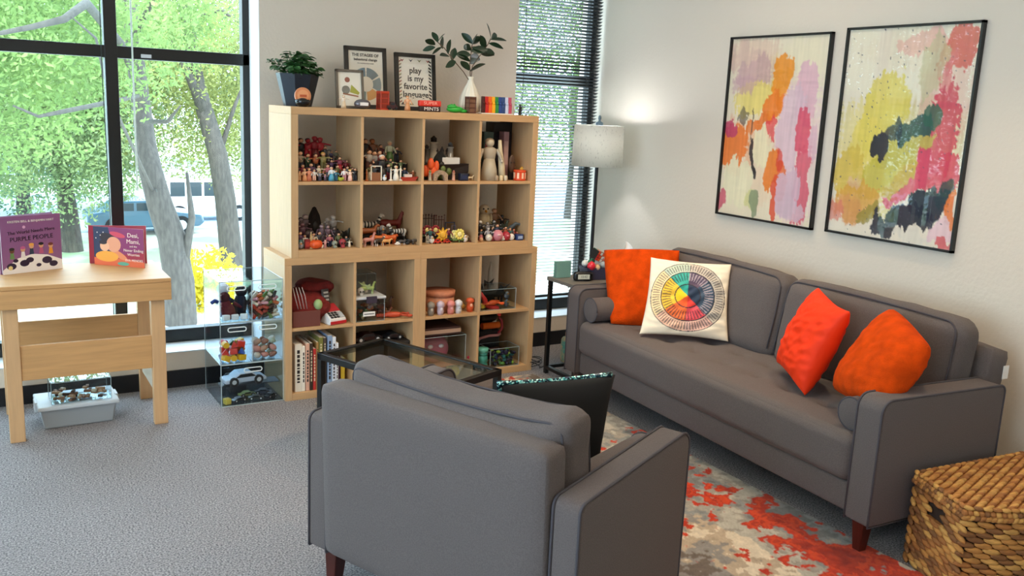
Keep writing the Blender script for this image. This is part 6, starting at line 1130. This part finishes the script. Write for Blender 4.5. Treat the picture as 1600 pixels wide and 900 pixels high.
# bottom third cubby
t = thing('board_game', 'flat board game box lying on the clear case in the bottom third cubby', 'box', (XR_+.045, .03, ZA+.232)); MB().box(0, .235, 0, .26, 0.001, .045, C3('#3c2420', .6)).build('base', t, bevel=.002); MB().box(-.003, .238, -.003, .263, .012, .034, C3('#a88c78', .5)).build('lid_edge', t)
acrylic_box('clear acrylic case holding a pink mask in the bottom third cubby', 'acrylic_box', XR_+.043, .02, ZA+.001, .27, .27, .225)
b = MB(); b.sph((0, 0, .09), (.095, .03, .085), C3('#b05c6c', .5), 20, 12)
for xx in (-.035, .035): b.sph((xx, -.028, .10), (.018, .008, .012), C3('#e8d8d8'), 10, 6)
tag(b.build('pink_mask', loc=(XR_+.15, .09, ZA+.05), rot=(-.2, 0, 0)), 'dusty pink mask inside the clear case in the bottom third cubby', 'mask'); tag(MB().box(0, .22, 0, .2, 0, .045, C3('#c07c6c', .7), bv=.01).build('pink_cloth', loc=(XR_+.06, .05, ZA+.005)), 'folded pink cloth at the bottom of the clear case', 'cloth')
# bottom fourth cubby
acrylic_box('clear acrylic box of green and blue pieces at the front of the bottom right cubby', 'acrylic_box', x+.075, .02, ZA+.001, .20, .14, .115, .0)
for k in range(60):
    c, h_ = R.choice([('green', '#5c8c34'), ('navy', '#1e2c50'), ('teal', '#2c6c6c'), ('dark purple', '#2c1c3c'), ('black', '#15151a'), ('lime', '#9cbc3c')]); b = MB(); b.sph((0, 0, .011), (R.uniform(.012, .02), .009, .011), C3(h_, .3), 8, 6)
    tag(b.build('plastic_bug', loc=(x+.095+R.random()*.16, .032+R.random()*.10, ZA+.004+(k % 4)*.021), rot=(0, 0, R.random()*6)), c+' plastic bug heaped in the clear box in the bottom right cubby', 'toy bug', c+' plastic bugs')
t = thing('teal_jar', 'teal lidded jar at the front of the bottom right cubby', 'jar', (x+.035, .045, ZA)); MB().lathe([(.03, .001), (.031, .03), (.024, .036), (.031, .042), (.031, .075), (.024, .08), (.031, .085), (.031, .10), (.001, .10)], C3('#3c8c7c', .4), 20).build('body', t); MB().lathe([(.034, .1), (.034, .125), (.001, .127)], C3('#5caa98', .4), 20).build('lid', t)
t = thing('toy_dart_blaster', 'black and orange toy blaster at the back of the bottom right cubby', 'toy', (x+.14, .21, ZA)); MB().box(-.09, .09, -.03, .05, .001, .19, C3('#1b1c20', .6), bv=.01).build('body', t); MB().cyl((-.05, -.045, .225), (.07, -.045, .225), .02, None, C3('#e06a1e', .4), 14).build('orange_barrel', t); b = MB(); softbox(b, -.06, .06, -.05, .04, .25, .30, C3('#15161a'), .02, .005, 6); b.build('grip', t); MB().box(-.03, .03, -.03, .03, .188, .252, C3('#23242a')).build('neck', t)
b = MB(); b.tube([(-.085, -.035, .05), (-.09, -.04, .11), (-.06, -.045, .15), (0, -.05, .162), (.06, -.05, .16), (.085, -.04, .165)], .009, C3('#c08484', .4), 10); b.build('hose', t); b = MB(); b.tube([(.07, -.04, .17), (.095, -.045, .2), (.09, -.045, .25), (.07, -.04, .27)], .008, C3('#a02c34', .4), 8); b.build('red_hose', t)
puppet('bright pink-red plush toy at the left of the bottom right cubby', x-.005+.012, .10, ZA+.001, '#c8344c', '#b82c40', .95, 0, 0)
# ================================================================ END TABLE ITEMS
ez = .601
t = thing('glitter_gift_bag', 'small pale teal glitter box at the left of the end table', 'box', (at(873, 437, z=ez).x+.01, -.14, ez)); MB().box(0, .105, 0, .03, 0, .098, mat('glitter_teal', '#8fc4b8', .3, metal=.3, var=.5, vscale=400, bump=1, bscale=500)).build('box', t, bevel=.002)
q = at(911, 439, z=ez); t = thing('digital_clock', 'rounded black digital clock with a pale display on the end table', 'clock', (q.x, q.y, ez), radians(-14)); b = MB(); softbox(b, -.06, .06, -.012, .022, 0.001, .055, C3('#0e0f12', .3), .026, .002, 10); b.build('case', t); MB().box(-.038, .034, -.0165, -.0135, .013, .041, mat('lcd_display', '#c9cdbf', .3)).build('display', t)
text('10:42', .020, C3('#5a5f58'), t, T_(Matrix(), -.002, .027, -.0168))
# fidget basket
q = at(936, 436, y=-.26); fb = thing('fidget_basket', 'dark bin of fidget toys behind the clock on the end table', 'basket', (q.x, -.22, ez), -.2); b = MB(); b.add([(-.07, -.045, .001), (.09, -.045, .001), (.09, .05, .001), (-.07, .05, .001), (-.085, -.06, .075), (.105, -.06, .075), (.105, .065, .075), (-.085, .065, .075)], [(3, 2, 1, 0), (0, 1, 5, 4), (1, 2, 6, 5), (2, 3, 7, 6), (3, 0, 4, 7)], C3('#3a3850', .6)); b.build('bin', fb)
fp = fb.location
def puz(label, loc, s, rot):
    t = thing('puzzle_cube', label, 'puzzle', loc); t.rotation_euler = rot; MB().box(-s, s, -s, s, -s, s, C3('#141414', .4)).build('core', t, bevel=.002)
    w = s*2/3
    for f_, M in enumerate((Matrix(), Matrix.Rotation(pi/2, 4, 'Z'), Matrix.Rotation(-pi/2, 4, 'X'))):
        for i in range(3):
            for j in range(3): MB().box(-s+i*w+.0012, -s+(i+1)*w-.0012, -s-.0008, -s, -s+j*w+.0012, -s+(j+1)*w-.0012, C3(('#e85a2c', '#f0905c', '#e8e4dc', '#d82c24')[R.randrange(4)] if f_ == 0 else ('#2c8c4c', '#d8b83c', '#c82c2c')[R.randrange(3)], .3), M).build('sticker', t)
puz('scrambled puzzle cube tilted on top of the fidget toys', (fp.x-.002, fp.y-.01, ez+.145), .029, (.3, .35, .15))
for k, (dx, dy, z_, r, c, lab) in enumerate(((-.058, -.035, .085, .026, '#d8283a', 'shiny red ball at the left of the fidget bin'), (.03, -.03, .085, .022, '#9aa4a8', 'grey squeeze ball in the fidget bin'), (.07, .0, .095, .024, '#b8644c', 'rust squeeze ball at the right of the fidget bin'), (-.01, .03, .09, .026, '#3c7a54', 'green squeeze ball behind the puzzle cube'), (-.02, -.042, .075, .018, '#d8b48c', 'beige squeeze ball under the puzzle cube'), (.06, .04, .11, .022, '#7a4a8c', 'purple squeeze ball at the back of the fidget bin'), (.012, .0, .09, .022, '#e0dcd8', 'white squeeze ball in the middle of the fidget bin'), (-.06, .03, .09, .02, '#d8dcd8', 'pale squeeze ball at the back left of the fidget bin'))):
    b = MB(); b.sph((0, 0, 0), r, C3(c, .2), 14, 9); b.cyl((0, 0, r*.9), (0, 0, r*1.15), r*.2, None, C3(c, .2), 8); tag(b.build('fidget_ball', loc=(fp.x+dx, fp.y+dy, ez+z_)), lab, 'fidget toy')
# tissue box
q = at(1000, 384, y=-.17); t = thing('tissue_box', 'white tissue box with a raised tissue, behind the fur pillow on the end table', 'tissue box', (min(q.x, 2.11), -.17, ez)); MB().box(-.055, .055, -.055, .055, .001, .125, C3('#d8d6d2', .7)).build('carton', t, bevel=.003)
b = MB(); b.grid(10, 10, lambda u, v: ((u-.5)*.11*(1-.3*v), .02*sin(u*9)*v, .120+v*.085*(.6+.4*sin(u*5+.6))), mat('tissue_paper', '#f2f3f4', .9)); b.build('tissue', t)
# under the end table
q = at(880, 560, z=0); t = thing('small_bag', 'small green and tan patterned bag on the carpet behind the end table leg', 'bag', (q.x-.02, .06, 0)); b = MB(); softbox(b, -.05, .05, -.03, .03, .001, .17, mat('patterned_cloth', '#4c8a78', .8, col2='#b89468', vscale=30), .02, .01, 8); b.build('pouch', t); MB().tube([(-.03, 0, .165), (-.03, 0, .2), (.03, 0, .2), (.03, 0, .165)], .004, C3('#a8744c'), 6).build('strap', t)
q = at(850, 578, z=0); b = MB(); b.tube([(.035*cos(a)*(1+.15*sin(a*.37)), .035*sin(a)*(1+.15*cos(a*.3)), .012+.06*abs(sin(a*.21))) for a in [k*.35 for k in range(60)]], .0028, C3('#16181a'), 6); b.tube([(.03, 0, .005), (.12, .04, .004), (.22, .02, .004), (.3, .08, .004)], .0028, C3('#16181a'), 6)
tag(b.build('power_cable', loc=(q.x-.045, q.y+.03, 0.002)), 'coiled black cable on the carpet beside the end table foot', 'cable')
